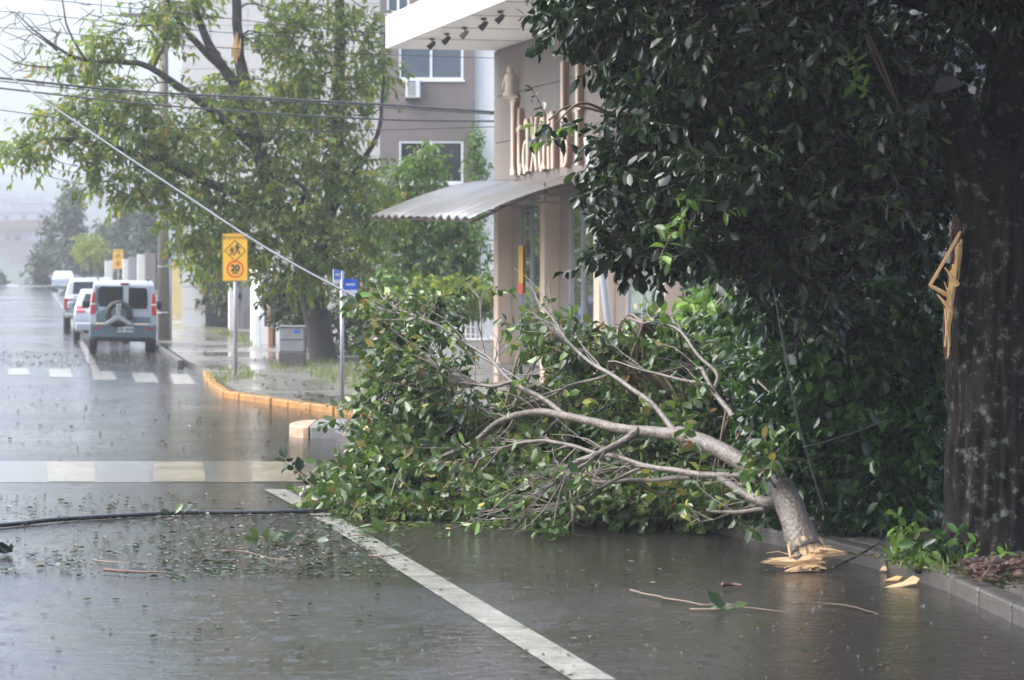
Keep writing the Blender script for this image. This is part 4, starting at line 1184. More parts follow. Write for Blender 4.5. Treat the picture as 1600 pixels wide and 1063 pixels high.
def school_sign(label, px, pfoot, ptop, pbot, wpx, full=True, D=None):
    D = D or F * (H - 0.12) / (pfoot - HY)
    x, zt0, zb = xt(px, D), zt(ptop, D), zt(pbot, D)
    w_ = wpx / F * D; h_ = zt0 - zb
    t = thing('school_crossing_sign', label, 'sign', (x, D, 0.12))
    mb = MB(); mb.tube([(x, D + 0.05, 0.1), (x, D + 0.05, zt0 - 0.05)], 0.04, 12); mb.build('post', M['galv'], t, smooth=True)
    mb = MB(); mb.obox((x - w_ / 2, D, zb), (w_, 0, 0), (0, 0.012, 0), (0, 0, h_)); pb = mb.build('sign_board', M['sign_brown'], t, bevel=0.004)
    y1 = D - 0.004
    mb = MB(); mb.obox((x - w_ / 2 + 0.02, y1, zb + 0.02), (w_ - 0.04, 0, 0), (0, 0.003, 0), (0, 0, h_ - 0.04)); mb.build('yellow_face', M['sign_y'], pb)
    y2 = y1 - 0.004
    # top band with its word
    zc_ = zt0 - h_ * 0.085
    for sx in (-1, 1):
        mb = MB(); mb.obox((x + sx * w_ * 0.43 - 0.015, y2, zc_ - h_ * 0.038), (0.03, 0, 0), (0, 0.003, 0), (0, 0, h_ * 0.076)); mb.build('band_end', M['sign_black'], pb)
    text_mesh('DEVAGAR', h_ * 0.092, 'word', M['sign_brown'], pb, (x, y2 - 0.001, zc_), 1.15)
    # diamond outline
    cz_ = zt0 - h_ * 0.36; rd = h_ * 0.215
    mb = MB(); pts = [(0, rd), (rd * 1.02, 0), (0, -rd), (-rd * 1.02, 0), (0, rd)]
    for a, b in zip(pts[:-1], pts[1:]):
        mb.ribbon([a, b], 0.014, (x, y2, cz_), (1, 0, 0), (0, 0, 1), (0, 1, 0), 0.003)
    mb.build('diamond_outline', M['sign_black'], pb)
    # two walking children
    def child(cx_, cz2, k):
        mb = MB(); fr = ((x + cx_, y2, cz2), (k, 0, 0), (0, 0, k), (0, 1, 0), 0.003)
        mb.prism([(0.018 * math.cos(a), 0.105 + 0.018 * math.sin(a)) for a in np.linspace(0, 6.28, 11)[:-1]], *fr)
        mb.prism([(-0.028, 0.08), (0.022, 0.082), (0.03, 0.0), (-0.02, -0.005)], *fr)
        mb.ribbon([(0.015, 0.005), (0.028, -0.05), (0.05, -0.10)], 0.024, *fr)
        mb.ribbon([(-0.008, 0.005), (-0.018, -0.05), (-0.05, -0.095)], 0.024, *fr)
        mb.ribbon([(0.018, 0.07), (0.048, 0.03), (0.065, 0.01)], 0.016, *fr)
        mb.ribbon([(-0.022, 0.07), (-0.05, 0.035), (-0.06, 0.0)], 0.016, *fr)
        mb.build('pedestrian_mark', M['sign_black'], pb)
    k = h_ / 0.95
    child(0.04 * k, cz_ + 0.03 * k, 1.0 * k); child(-0.065 * k, cz_ - 0.015 * k, 0.80 * k)
    # red ring and the number
    cr_ = zt0 - h_ * 0.745; ro = h_ * 0.165
    mb = MB(); n = 36
    ring = [(ro * math.cos(a), ro * math.sin(a)) for a in np.linspace(0, 2 * math.pi, n + 1)]
    for a, b in zip(ring[:-1], ring[1:]):
        mb.ribbon([a, b], ro * 0.21, (x, y2, cr_), (1, 0, 0), (0, 0, 1), (0, 1, 0), 0.003)
    mb.build('red_ring', M['sign_red'], pb)
    text_mesh('20', h_ * 0.185, 'number', M['sign_black'], pb, (x, y2 - 0.001, cr_ + h_ * 0.02), 1.0)
    text_mesh('km/h', h_ * 0.055, 'unit', M['sign_black'], pb, (x, y2 - 0.001, cr_ - h_ * 0.075), 1.0)
    return t
school_sign('yellow school crossing sign reading 20, on the corner by the kerb', 367.5, 586, 365, 440, 40)
school_sign('farther yellow school crossing sign seen above the parked cars', 184.5, 470, 390, 420.5, 17, D=148)

D_ = F * (H - 0.12) / (636 - HY)
sn = thing('street_name_post', 'grey post with two blue street name plates beside the fallen branch', 'sign', (xt(534.5, D_), D_, 0.12))
x = xt(534.5, D_)
mb = MB(); mb.tube([(x, D_, 0.1), (x, D_, zt(424, D_))], 0.032, 12); mb.build('post', M['galv'], sn, smooth=True)
def plate(px0, px1, top, bot, dy0, dy1, bluefrac):
    a = Vector((xt(px0, D_), D_ + dy0, 0)); b = Vector((xt(px1, D_), D_ + dy1, 0))
    d = b - a; nrm = Vector((d.y, -d.x, 0)).normalized()
    z0, z1 = zt(bot, D_), zt(top, D_)
    mb = MB(); mb.obox(a + UP * z0, d, nrm * -0.01, UP * (z1 - z0)); o = mb.build('name_plate', M['white_enamel'], sn)
    hb_ = (z1 - z0) * bluefrac
    mb = MB(); mb.obox(a + UP * (z1 - hb_) + nrm * 0.003, d, nrm * -0.002, UP * hb_); mb.build('blue_field', M['blue'], o)
    for k in range(5):
        f0 = 0.18 + 0.13 * k
        mb = MB(); mb.obox(a + d * f0 + UP * (z1 - hb_ * 0.62) + nrm * 0.007, d * 0.09, nrm * -0.002, UP * hb_ * 0.22); mb.build('faded_letter', M['white_enamel'], o)
plate(523.5, 533, 421, 443, -0.35, -0.04, 0.72)
plate(536.5, 558, 436, 462, -0.02, 0.10, 0.66)

# ------------------------------------------------------------------ utility pole, cabinet, leaning post
D_ = 76.0
up_ = thing('utility_pole', 'weathered utility pole with grey conduit standing behind the van', 'pole', (xt(255.5, D_), D_, 0.12))
x = xt(255.5, D_)
mb = MB(); mb.tube([(x, D_, 0.08), (x, D_, 5.0), (x, D_, 10.2)], [0.17, 0.155, 0.12], 16); mb.build('pole_shaft', M['pole'], up_, smooth=True)
mb = MB(); mb.tube([(x + 0.19, D_ - 0.03, 0.1), (x + 0.19, D_ - 0.03, 3.9)], 0.05, 10); mb.build('conduit', M['galv'], up_, smooth=True)
for z_ in (0.9, 2.2, 3.5):
    mb = MB(); mb.tube([(x, D_, z_ - 0.02), (x, D_, z_ + 0.02)], 0.178, 16); mb.build('band', M['galv'], up_)
mb = MB(); mb.box((x, D_, 9.3), (2.2, 0.12, 0.12)); xa = mb.build('cross_arm', M['pole'], up_)
for dx in (-0.95, -0.35, 0.35, 0.95):
    mb = MB(); mb.tube([(x + dx, D_, 9.36), (x + dx, D_, 9.44), (x + dx, D_, 9.56)], [0.03, 0.06, 0.04], 8); mb.build('insulator', M['grey_metal'], xa)
D2 = 58.0
pl2 = thing('utility_pole', 'utility pole at the left carrying the wires across the street', 'pole', (xt(-330, D2), D2, 0.0))
x2 = xt(-330, D2)
mb = MB(); mb.tube([(x2, D2, -0.05), (x2, D2, 10.4)], [0.17, 0.12], 14); mb.build('pole_shaft', M['pole'], pl2, smooth=True)
mb = MB(); mb.box((x2, D2, 9.4), (0.12, 2.2, 0.12)); mb.build('cross_arm', M['pole'], pl2)

D_ = F * (H - 0.12) / (573 - HY)
cb = thing('utility_cabinet', 'grey utility cabinet on a concrete base before the tree trunk', 'cabinet', (xt(456, D_), D_, 0.12))
mb = MB(); mb.obox((xt(435, D_), D_, 0.1), (xt(476, D_) - xt(435, D_), 0, 0), (0, 0.45, 0), (0, 0, zt(550, D_) - 0.1)); mb.build('base', M['kerb'], cb, bevel=0.02)
mb = MB(); mb.obox((xt(436, D_), D_ + 0.01, zt(550, D_) + 0.002), (xt(475, D_) - xt(436, D_), 0, 0), (0, 0.42, 0), (0, 0, zt(512, D_) - zt(550, D_))); bx_ = mb.build('casing', M['grey_metal'], cb, bevel=0.02)
mb = MB(); mb.obox((xt(434.5, D_), D_ - 0.02, zt(512, D_) + 0.006), (xt(476.5, D_) - xt(434.5, D_), 0, 0), (0, 0.5, 0), (0, 0, 0.03)); mb.build('lid', M['grey_metal'], cb, bevel=0.01)
mb = MB(); mb.obox((xt(437.5, D_), D_ - 0.002, zt(531, D_)), (xt(473, D_) - xt(437.5, D_), 0, 0), (0, 0.01, 0), (0, 0, 0.012)); mb.build('seam', M['gate'], bx_)
mb = MB(); mb.obox((xt(459, D_), D_, zt(520, D_)), (0.13, 0, 0), (0, 0.008, 0), (0, 0, 0.05)); mb.build('blue_label', M['blue'], bx_)

lp = thing('leaning_post', 'leaning galvanised post before the mirrored hotel front', 'post', (xt(965, 44), 44, 0.12))
mb = MB(); mb.tube([P(966, 629, 44), P(948, 480, 44), P(926, 300, 44), P(917, 215, 44)], [0.075, 0.072, 0.062, 0.058], 14); mb.build('shaft', M['galv'], lp, smooth=True)
mb = MB(); mb.tube([P(966, 630, 44), P(965.4, 625, 44)], 0.14, 14); mb.build('base_flange', M['galv'], lp)
mb = MB(); mb.tube([P(940.2, 418, 44), P(939.8, 412, 44)], 0.085, 14); mb.build('clamp', M['galv'], lp)

# ------------------------------------------------------------------ wires and cables
def wire(label, pts, r, mat='cable', group=None, per=8, cat='wire', name='overhead_wire', jit=0.0):
    p = smooth_path([P(*q) for q in pts], per)
    if jit:
        p = [q + np.array([0, 0, jit * abs(mnoise.noise(Vector(q * 1.7)))]) for q in p]
    o = Vector(p[len(p) // 2])
    mb = MB(); mb.tube([Vector(q) - o for q in p], r, 6)
    w_ = mb.build(name, M[mat], None, smooth=True)
    w_.location = o
    return tag(w_, label, cat, group)
grp = 'wires strung across the street'
L0, R0 = -330, 800
wire('thick black cable across the street, lower edge of the sky, uppermost of the heavy pair', [(L0, 86, 58), (0, 122, 57.6), (200, 142, 57.5), (400, 153, 57.4), (600, 164, 57.3), (790, 177, 57.2)], 0.030, group=grp)
wire('thinner twin running close beneath the upper heavy cable', [(L0, 90, 58.1), (0, 127, 57.7), (200, 146, 57.6), (400, 157, 57.5), (600, 168, 57.4), (790, 180, 57.3)], 0.014, group=grp)
wire('black cable across the street, second of the heavy pair', [(L0, 100, 58.2), (0, 138, 57.9), (200, 160, 57.8), (400, 176, 57.7), (600, 187, 57.6), (790, 190, 57.5)], 0.022, group=grp)
wire('thin wire below the heavy pair, crossing the taupe wall lowest', [(L0, 130, 58.3), (0, 172, 58), (150, 192, 57.9), (400, 205, 57.8), (600, 203, 57.7), (790, 198, 57.6)], 0.011, group=grp)
for k, (ya, yb) in enumerate(((-6, 58), (18, 72), (43, 92))):
    wire('thin wire high in the sky at the left, %s from the top' % ('first', 'second', 'third')[k], [(L0, ya - 16, 58.5), (0, ya, 58.5), (300, ya + 29, 58.4), (560, yb - 8, 58.3), (800, yb, 58.2)], 0.009, group=grp)
wire('thin wire low in the sky sloping down to the far trees', [(L0, 208, 60), (0, 255, 62), (110, 284, 66), (250, 300, 76)], 0.010, group=grp)
wire('thin wire over the grey hill, lowest of the left wires', [(L0, 190, 60), (0, 232, 62), (130, 262, 67), (252, 280, 76)], 0.009, group=grp)
wire('torn cable hanging down across the picture into the fallen branch', [(-220, -60, 50), (0, 108, 45), (150, 212, 41), (300, 312, 37), (420, 390, 34), (560, 466, 31.5), (700, 530, 29.5), (810, 592, 28.3), (900, 660, 27.6)], 0.015, 'cable_glints', name='torn_cable', cat='cable')
gc = [G(px, py) for px, py in ((-260, 858), (-60, 832), (60, 819), (150, 812), (260, 806.5), (380, 804.5), (500, 802), (640, 797))]
p = smooth_path([Vector((q.x, q.y, 0.022)) for q in gc], 8)
mb = MB(); o_ = Vector(p[20]); mb.tube([Vector(q) + Vector((0.0, 0.05 * mnoise.noise(Vector(q * 1.3)), 0.012 * abs(mnoise.noise(Vector(q * 2))))) - o_ for q in p], 0.021, 8)
w_ = mb.build('fallen_cable', M['cable'], None, smooth=True); w_.location = o_
tag(w_, 'black cable lying across the wet road into the fallen branch', 'cable')
wire('thin wire from the broken branch end up to the shrub', [(1300, 888, 21.3), (1345, 866, 21.4), (1400, 832, 21.7)], 0.009, name='loose_wire')
wire('thin wire hanging down before the dark shrub', [(1205, 430, 21.6), (1235, 600, 21.5), (1258, 700, 21.5), (1290, 806, 21.5)], 0.008, name='loose_wire')
wire('thin wire stretched sideways before the dark shrub', [(1255, 699, 21.4), (1310, 684, 21.5), (1385, 657, 21.6)], 0.006, 'cable_glints', name='loose_wire')

# ------------------------------------------------------------------ trees
def make_tree(name, label, base, limbs, blobs, leaf_m, bark_m, k=9, twig=0.5, leaf=0.16, droop=0.35, bias=(0, 0, -0.1), detail=False,
              rng=RNG, cat='tree', group=None, rough=0.12, aspect=0.8, tw_r=0.006, zmin=0.05, n_branch=1, spread=0.7, per=5, segs=10):
    """limbs: (points (px, py, D), r0, r1); the first is the trunk"""
    t = thing(name, label, cat, base, group)
    nodes = []
    for i, (pts, r0, r1) in enumerate(limbs):
        path, rad = limb_path(pts, r0, r1, per, jit=0.04 if i else 0.0)
        mb = MB(); mb.tube(path, rad, segs if r0 > 0.05 else 6, rough=rough, seed=i * 3.7)
        mb.build('trunk' if i == 0 else 'limb', bark_m, t, smooth=True)
        nodes += [np.array(p) for p in (path if i else path[len(path) // 2:])]
    if blobs:
        mb = MB()
        tg = []
        for b in blobs:
            q = blob_points(rng, [(*b[:3], b[3] * 0.7, b[4] * 0.7, b[5] * 0.7, n_branch + max(1, b[6] // 30))], zmin)
            tg += list(q)
        connect(mb, nodes, tg, 0.03, 0.008, rng=rng, n=4)
        mb.build('branchwork', bark_m, t, smooth=True, kind='stuff')
        c = blob_points(rng, blobs, zmin)
        L = sprig_leaves(rng, c, k, twig, leaf, bias, droop, spread, aspect)
        leaf_mesh('crown', L, leaf_m, t, detail, zmin=zmin, kind='stuff')
        if tw_r:
            twig_mesh('twigwork', L['tw0'], L['tw1'], tw_r, M['twig'], t, kind='stuff')
    return t

# --- the big street tree with turning leaves
D1 = 62.0
limbs = [([(508, 582, 62), (500, 530, 62), (487, 460, 62), (470, 390, 62)], 0.38, 0.24),
         ([(472, 395, 62), (432, 320, 61.8), (402, 230, 61.5), (382, 130, 61.5), (372, 60, 61.5), (368, -60, 61.5), (364, -170, 61.5)], 0.22, 0.08),
         ([(388, 160, 61.5), (347, 105, 61.3), (320, 55, 61.2), (300, -10, 61), (285, -100, 61)], 0.14, 0.06),
         ([(349, 108, 61.3), (300, 62, 61), (276, 28, 60.8), (250, -20, 60.5)], 0.10, 0.04),
         ([(487, 455, 62), (515, 330, 62.4), (528, 200, 62.5), (530, 80, 62.5), (530, -60, 62.5), (525, -190, 62.5)], 0.22, 0.08),
         ([(515, 335, 62.4), (560, 262, 62), (592, 200, 61.8), (600, 120, 61.8)], 0.10, 0.03),
         ([(435, 325, 61.8), (340, 292, 61), (250, 252, 60.5), (150, 226, 60.2), (80, 217, 60), (20, 234, 60)], 0.13, 0.02),
         ([(404, 235, 61.5), (330, 172, 61), (235, 107, 60.6), (190, 96, 60.4), (125, 92, 60.2), (70, 62, 60), (22, 18, 60)], 0.12, 0.012),
         ([(152, 118, 60.3), (112, 58, 60), (98, 8, 60), (95, -45, 60)], 0.035, 0.012),
         ([(240, 108, 60.6), (262, 40, 60.6), (210, 42, 60.4), (160, 30, 60.3)], 0.04, 0.010),
         ([(90, 80, 60.1), (55, 55, 60), (32, 35, 60)], 0.025, 0.010),
         ([(90, 105, 60.1), (30, 100, 60), (0, 84, 60)], 0.025, 0.010),
         ([(480, 430, 62), (470, 330, 61.5), (475, 295, 61.2), (440, 276, 61)], 0.10, 0.04)]
blobs = [(30, 236, 60, 32, 14, 0.6, 27), (60, 222, 60, 40, 22, 0.7, 36), (130, 185, 60.2, 70, 35, 1.0, 90), (120, 100, 60.2, 62, 24, 0.7, 53), (165, 75, 60.3, 32, 28, 0.6, 35),
         (180, 150, 60.4, 60, 30, 0.8, 57), (225, 205, 60.6, 65, 60, 1.0, 123), (155, 240, 60.2, 50, 35, 0.8, 49), (150, 280, 60.2, 25, 28, 0.6, 28), (240, 285, 60.8, 60, 45, 1.0, 90), (205, 305, 60.5, 24, 26, 0.5, 24),
         (300, 240, 61, 70, 65, 1.3, 156), (320, 330, 61, 70, 55, 1.3, 140), (255, 60, 60.7, 30, 28, 0.6, 35), (250, 20, 60.7, 40, 24, 0.6, 36), (300, 8, 61, 40, 20, 0.7, 28),
         (345, 150, 61.3, 50, 45, 1.0, 74), (400, 190, 61.5, 60, 45, 1.2, 99), (450, 150, 61.8, 55, 55, 1.2, 99), (430, 60, 61.8, 38, 40, 1.0, 49), (480, 30, 62, 55, 40, 1.2, 74), (485, 100, 62.2, 50, 45, 1.2, 82),
         (560, 40, 62.2, 35, 45, 1.0, 49), (560, 130, 62.2, 45, 45, 1.2, 68), (590, 110, 62, 20, 40, 0.6, 28), (520, 190, 62, 60, 45, 1.2, 99), (460, 250, 61.5, 70, 45, 1.2, 107), (400, 300, 61.3, 55, 45, 1.2, 90),
         (385, 390, 61.3, 70, 48, 1.2, 123), (320, 400, 62, 45, 40, 1.2, 66), (460, 340, 61.3, 60, 50, 1.2, 99), (540, 280, 61.6, 60, 55, 1.2, 123), (520, 370, 61.3, 60, 50, 1.2, 99), (580, 330, 61.8, 45, 60, 1.0, 90), (475, 430, 61.3, 50, 34, 1.0, 66),
         (560, 420, 61.6, 50, 36, 1.0, 66),
         (400, -90, 62, 150, 90, 2.2, 215), (540, -110, 62.5, 110, 100, 2.0, 165), (270, -80, 61, 80, 60, 1.3, 74), (450, -220, 62, 140, 60, 2.0, 123)]
big = make_tree('street_tree', 'big street tree with yellowing leaves and bare broken twigs behind the school sign', G(508, 576), limbs, blobs, M['leaf_autumn'], M['bg_bark'], k=9, twig=0.62, leaf=0.20, droop=0.55, aspect=0.62, n_branch=2)
mb = MB()                                     # torn orange scar on the upright limb
for (a, b, w_) in (((367, 96), (371, 54), 0.06), ((362, 90), (367, 62), 0.045), ((373, 90), (376, 60), 0.04), ((364, 84), (370, 50), 0.03), ((370, 100), (368, 72), 0.05)):
    q0, q1 = P(*a, 61.30), P(*b, 61.34)
    mb.tube([q0, q0.lerp(q1, 0.5) + Vector((0, -0.03, 0)), q1], [w_ * 0.35, w_, 0.012], 6)
mb.build('torn_wood', M['wood_raw'], big, label='torn orange wood on the upright limb')
# bare twigs at the top left
mb = MB(); rr = random.Random(5)
for (px, py, n, sc) in ((60, 60, 8, 45), (100, 40, 8, 45), (40, 95, 6, 35), (190, 40, 9, 45), (215, 70, 8, 40), (70, 120, 5, 30), (150, 20, 6, 40), (240, 10, 6, 40), (25, 30, 5, 30), (120, 215, 4, 40)):
    for _ in range(n):
        a = (px + rr.uniform(-15, 15), py + rr.uniform(-15, 15)); an = rr.uniform(2.0, 4.6)
        pts, d = [a], an
        for s_ in range(4):
            d += rr.uniform(-0.5, 0.5); l = sc * rr.uniform(0.2, 0.4)
            pts.append((pts[-1][0] + l * math.cos(d), pts[-1][1] - l * math.sin(d) * 0.8))
        D_ = 60.1 + rr.uniform(-0.4, 0.4)
        mb.tube([P(*q, D_) for q in pts], [0.014, 0.011, 0.009, 0.007, 0.004], 4, cap=False)
mb.build('bare_twigwork', M['bg_bark'], big, kind='stuff')

# --- green trees and climbers before the taupe block
limbs2 = [([(655, 585, 66), (650, 500, 66), (645, 420, 66), (650, 330, 66)], 0.14, 0.06), ([(648, 440, 66), (690, 390, 65.6), (725, 360, 65.4)], 0.06, 0.02), ([(648, 400, 66), (610, 340, 66), (600, 300, 66)], 0.06, 0.02)]
blobs2 = [(660, 265, 66, 40, 40, 0.8, 120), (640, 320, 66, 55, 45, 1.0, 150), (690, 350, 65.6, 55, 45, 1.0, 140), (600, 330, 66, 40, 60, 0.9, 120), (620, 400, 65.6, 60, 50, 1.0, 150), (700, 420, 65.4, 60, 50, 1.0, 150), (735, 390, 65.4, 32, 40, 0.6, 70),
          (640, 470, 65, 70, 45, 1.0, 150), (740, 460, 65, 40, 40, 0.7, 80)]
make_tree('garden_tree', 'bright green garden tree before the taupe apartment windows', (xt(655, 66), 66, 0.12), limbs2, blobs2, M['leaf_bright'], M['bg_bark'], k=9, twig=0.45, leaf=0.17, droop=0.45, aspect=0.65)
limbs3 = [([(745, 590, 77.4), (743, 450, 77.5), (742, 330, 77.6), (741, 240, 77.6), (741, 185, 77.6)], 0.03, 0.01)]
make_tree('climbing_vine', 'narrow green vine climbing the corner of the taupe wall', (xt(745, 77.4), 77.4, 0.12), limbs3,
          [(741, 215, 77.6, 5, 40, 0.12, 40), (742, 265, 77.55, 9, 45, 0.15, 70), (748, 330, 77.5, 16, 40, 0.2, 60), (760, 265, 77.5, 10, 18, 0.15, 16)], M['leaf_bright'], M['bg_bark'], k=6, twig=0.3, leaf=0.14, cat='vine', tw_r=0)
make_tree('garden_shrub', 'leafy yellow green shrub above the picket fence', (xt(700, 59), 59, 0.12), [([(700, 575, 59), (703, 520, 59), (700, 470, 59)], 0.05, 0.03), ([(702, 530, 59), (735, 490, 59), (750, 460, 59)], 0.03, 0.012), ([(702, 530, 59), (660, 490, 59), (640, 470, 59)], 0.03, 0.012)],
          [(720, 455, 59, 48, 30, 0.6, 90), (660, 465, 59, 50, 32, 0.6, 90), (745, 480, 59, 26, 20, 0.4, 34), (610, 480, 59, 40, 30, 0.6, 60)], M['leaf_autumn'], M['twig'], k=8, twig=0.3, leaf=0.14, cat='shrub', tw_r=0)
make_tree('garden_tree', 'dark drooping tree over the barred gates behind the pole', (xt(318, 92), 92, 0.12), [([(318, 505, 92), (316, 450, 92), (312, 390, 92)], 0.16, 0.08)],
          [(315, 400, 91, 30, 45, 1.0, 150), (335, 440, 90, 26, 40, 0.8, 120), (300, 360, 91, 30, 30, 1.0, 90), (350, 400, 89, 30, 40, 0.9, 100), (345, 470, 88, 14, 18, 0.5, 30)], M['leaf_grey'], M['bg_bark'], k=8, twig=0.45, leaf=0.2, droop=0.8)
make_tree('corner_shrub', 'leafy shrub hiding the wall between cabinet and big trunk', (xt(470, 66), 66, 0.12), [([(470, 560, 66), (468, 520, 66), (466, 480, 66)], 0.05, 0.02)],
          [(455, 480, 66, 30, 34, 0.7, 120), (480, 500, 65, 26, 40, 0.6, 110), (430, 455, 66, 24, 24, 0.6, 60), (560, 500, 66, 45, 50, 0.9, 160), (545, 560, 64.5, 30, 18, 0.5, 40)], M['leaf_grey'], M['bg_bark'], k=8, twig=0.4, leaf=0.17, cat='shrub')
# --- far trees
def simple_tree(name, label, px, pbase, D, hpx_top, wpx, leaf_m, shape='round', n=220, leaf=0.3, cat='tree', trunk_r=0.12, zb=None, group=None):
    base = Vector((xt(px, D), D, zb if zb is not None else terr(D) + 0.1))
    yb = HY + (H - base.z) * F / D
    hp = yb - hpx_top
    limbs_ = [([(px, yb, D), (px + wpx * 0.04, yb - hp * 0.35, D), (px - wpx * 0.03, yb - hp * 0.75, D)], trunk_r, trunk_r * 0.4)]
    bl = []
    rr_ = random.Random(int(px * 7 + D))
    if shape == 'round':
        bl = [(px, hpx_top + wpx * 0.5, D, wpx * 0.5, wpx * 0.48, wpx * 0.5 / F * D, n)]
    else:
        m = 9
        for k_ in range(m):
            u_ = k_ / (m - 1)
            w_ = wpx * 0.5 * (1 - 0.75 * u_ if shape == 'cone' else math.sin(0.35 + 2.5 * (1 - u_) * 0.95)) * 0.75
            bl.append((px + rr_.uniform(-0.35, 0.35) * w_, yb - hp * (0.16 + 0.76 * u_), D + rr_.uniform(-1, 1), max(w_, wpx * 0.12), hp * 0.13, max(w_, 4) / F * D, n // m))
    return make_tree(name, label, base, limbs_, bl, leaf_m, M['bg_bark'], k=8, twig=leaf * 2.2, leaf=leaf, cat=cat, tw_r=0, rng=np.random.default_rng(abs(int(px * 3 + D))), group=group, zmin=base.z)
simple_tree('round_topped_tree', 'clipped round lime green tree beside the far school sign', 140, 470, 150, 360, 62, M['leaf_lime'], 'round', 420, 0.13, trunk_r=0.10)
simple_tree('dark_tree', 'tall dark pointed tree behind the round lime tree', 112, 455, 215, 296, 84, M['leaf_grey'], 'cone', 600, 0.42, trunk_r=0.3)
simple_tree('dark_tree', 'dark leaning tree nearest the hillside houses', 78, 455, 222, 345, 38, M['leaf_grey'], 'oval', 160, 0.4, trunk_r=0.15)
simple_tree('roadside_bush', 'broad grey green bush on the crest left of the saloon', 66, 452, 218, 398, 62, M['leaf_grey'], 'oval', 300, 0.4, cat='bush', trunk_r=0.12)
simple_tree('roadside_bush', 'small bush at the left edge on the crest', -2, 453, 220, 432, 24, M['leaf_grey'], 'oval', 110, 0.3, cat='bush', trunk_r=0.06)
simple_tree('hazy_tree', 'hazy grey tree left of the utility pole, taller one', 196, 465, 200, 318, 66, M['leaf_grey'], 'oval', 480, 0.42, trunk_r=0.25)
simple_tree('hazy_tree', 'hazy grey tree close against the utility pole', 232, 468, 180, 330, 60, M['leaf_grey'], 'oval', 420, 0.38, trunk_r=0.22)
simple_tree('hazy_tree', 'hazy tree right behind the round lime tree', 165, 462, 205, 352, 50, M['leaf_grey'], 'oval', 320, 0.4, trunk_r=0.2)
# trees across the avenue, mirrored in the hotel glass
for k, (x_, y_, h_) in enumerate(((-27, 78, 7.5), (-33, 96, 8.5), (-38, 112, 8), (-47, 140, 9), (-30, 62, 7))):
    px_ = 800 + x_ / y_ * F
    simple_tree('avenue_tree', '%s street tree on the grass across the avenue' % ('second nearest', 'middle', 'second farthest', 'farthest', 'nearest')[k], px_, 0, y_, HY - (h_ - H) * F / y_, 5.0 * F / y_, M['leaf_bright'], 'oval', 300, 0.3, trunk_r=0.16, zb=0.12, group='trees across the avenue')

# ------------------------------------------------------------------ the big evergreen at the right edge
et = thing('evergreen_tree', 'big dark evergreen at the right edge with torn bark and lichened trunk', 'tree', (3.82, 21.0, 0.12))
def bark_trunk(path, rad, n=130, amp=0.035, seed=0.0, flare=0.0):
    pts = [Vector(q) for q in path]; m = len(pts); v, f = [], []
    for i, p in enumerate(pts):
        t = (pts[min(i + 1, m - 1)] - pts[max(i - 1, 0)]).normalized()
        u = t.cross(Vector((0, 1, 0))).normalized(); w_ = t.cross(u)
        for k in range(n):
            a = 2 * math.pi * k / n
            d = u * math.cos(a) + w_ * math.sin(a)
            q = Vector((math.cos(a) * 3.2, math.sin(a) * 3.2, p.z * 0.9 + seed))
            r = rad[i] * (1 + 0.10 * mnoise.noise(q * 0.45)) + amp * (mnoise.noise(q * 2.2) + 0.6 * mnoise.noise(q * 5.0) + 0.9 * mnoise.noise(Vector((math.cos(a) * 9, math.sin(a) * 9, p.z * 1.6 + seed))))
            if flare:
                r += flare * max(0, 1 - p.z / 0.55) ** 1.6 * (0.6 + 0.8 * max(0, math.sin(a * 3 + 1.0)) + 0.4 * mnoise.noise(q))
            v.append(p + d * r)
    for i in range(m - 1):
        for k in range(n):
            f.append((i * n + k, i * n + (k + 1) % n, (i + 1) * n + (k + 1) % n, (i + 1) * n + k))
    f.append(tuple((m - 1) * n + k for k in range(n)))
    mb = MB(); mb.add(v, f); return mb
path = smooth_path([(3.83, 21.0, 0.02), (3.82, 21.0, 0.8), (3.83, 21.0, 1.7), (3.88, 21.02, 2.6), (3.90, 21.05, 3.2)], 14)
bark_trunk(path, list(np.interp(np.linspace(0, 1, len(path)), [0, 0.2, 0.6, 1], [0.46, 0.435, 0.44, 0.43])), flare=0.16).build('trunk', M['bark'], et, smooth=True)
path = smooth_path([P(1555, 330, 20.98), P(1525, 262, 20.9), P(1496, 200, 20.8), P(1480, 138, 20.72)], 9)
bark_trunk(path, list(np.linspace(0.30, 0.125, len(path))), n=70, amp=0.022, seed=3).build('stub_limb', M['bark'], et, smooth=True)
e0 = Vector(path[-1]); ed = (e0 - Vector(path[-3])).normalized()
mb = MB(); mb.tube([e0 - ed * 0.03, e0 + Vector((0.0, -0.05, 0.015))], [0.115, 0.10], 20); mb.build('cut_end', M['cut_end'], et)
path = smooth_path([P(1580, 340, 21.1), P(1592, 220, 21.2), P(1605, 80, 21.2), P(1625, -80, 21.3), P(1610, -300, 21.3)], 9)
bark_trunk(path, list(np.linspace(0.36, 0.16, len(path))), n=70, amp=0.025, seed=7).build('limb', M['bark'], et, smooth=True)
en = [np.array(q) for q in path]
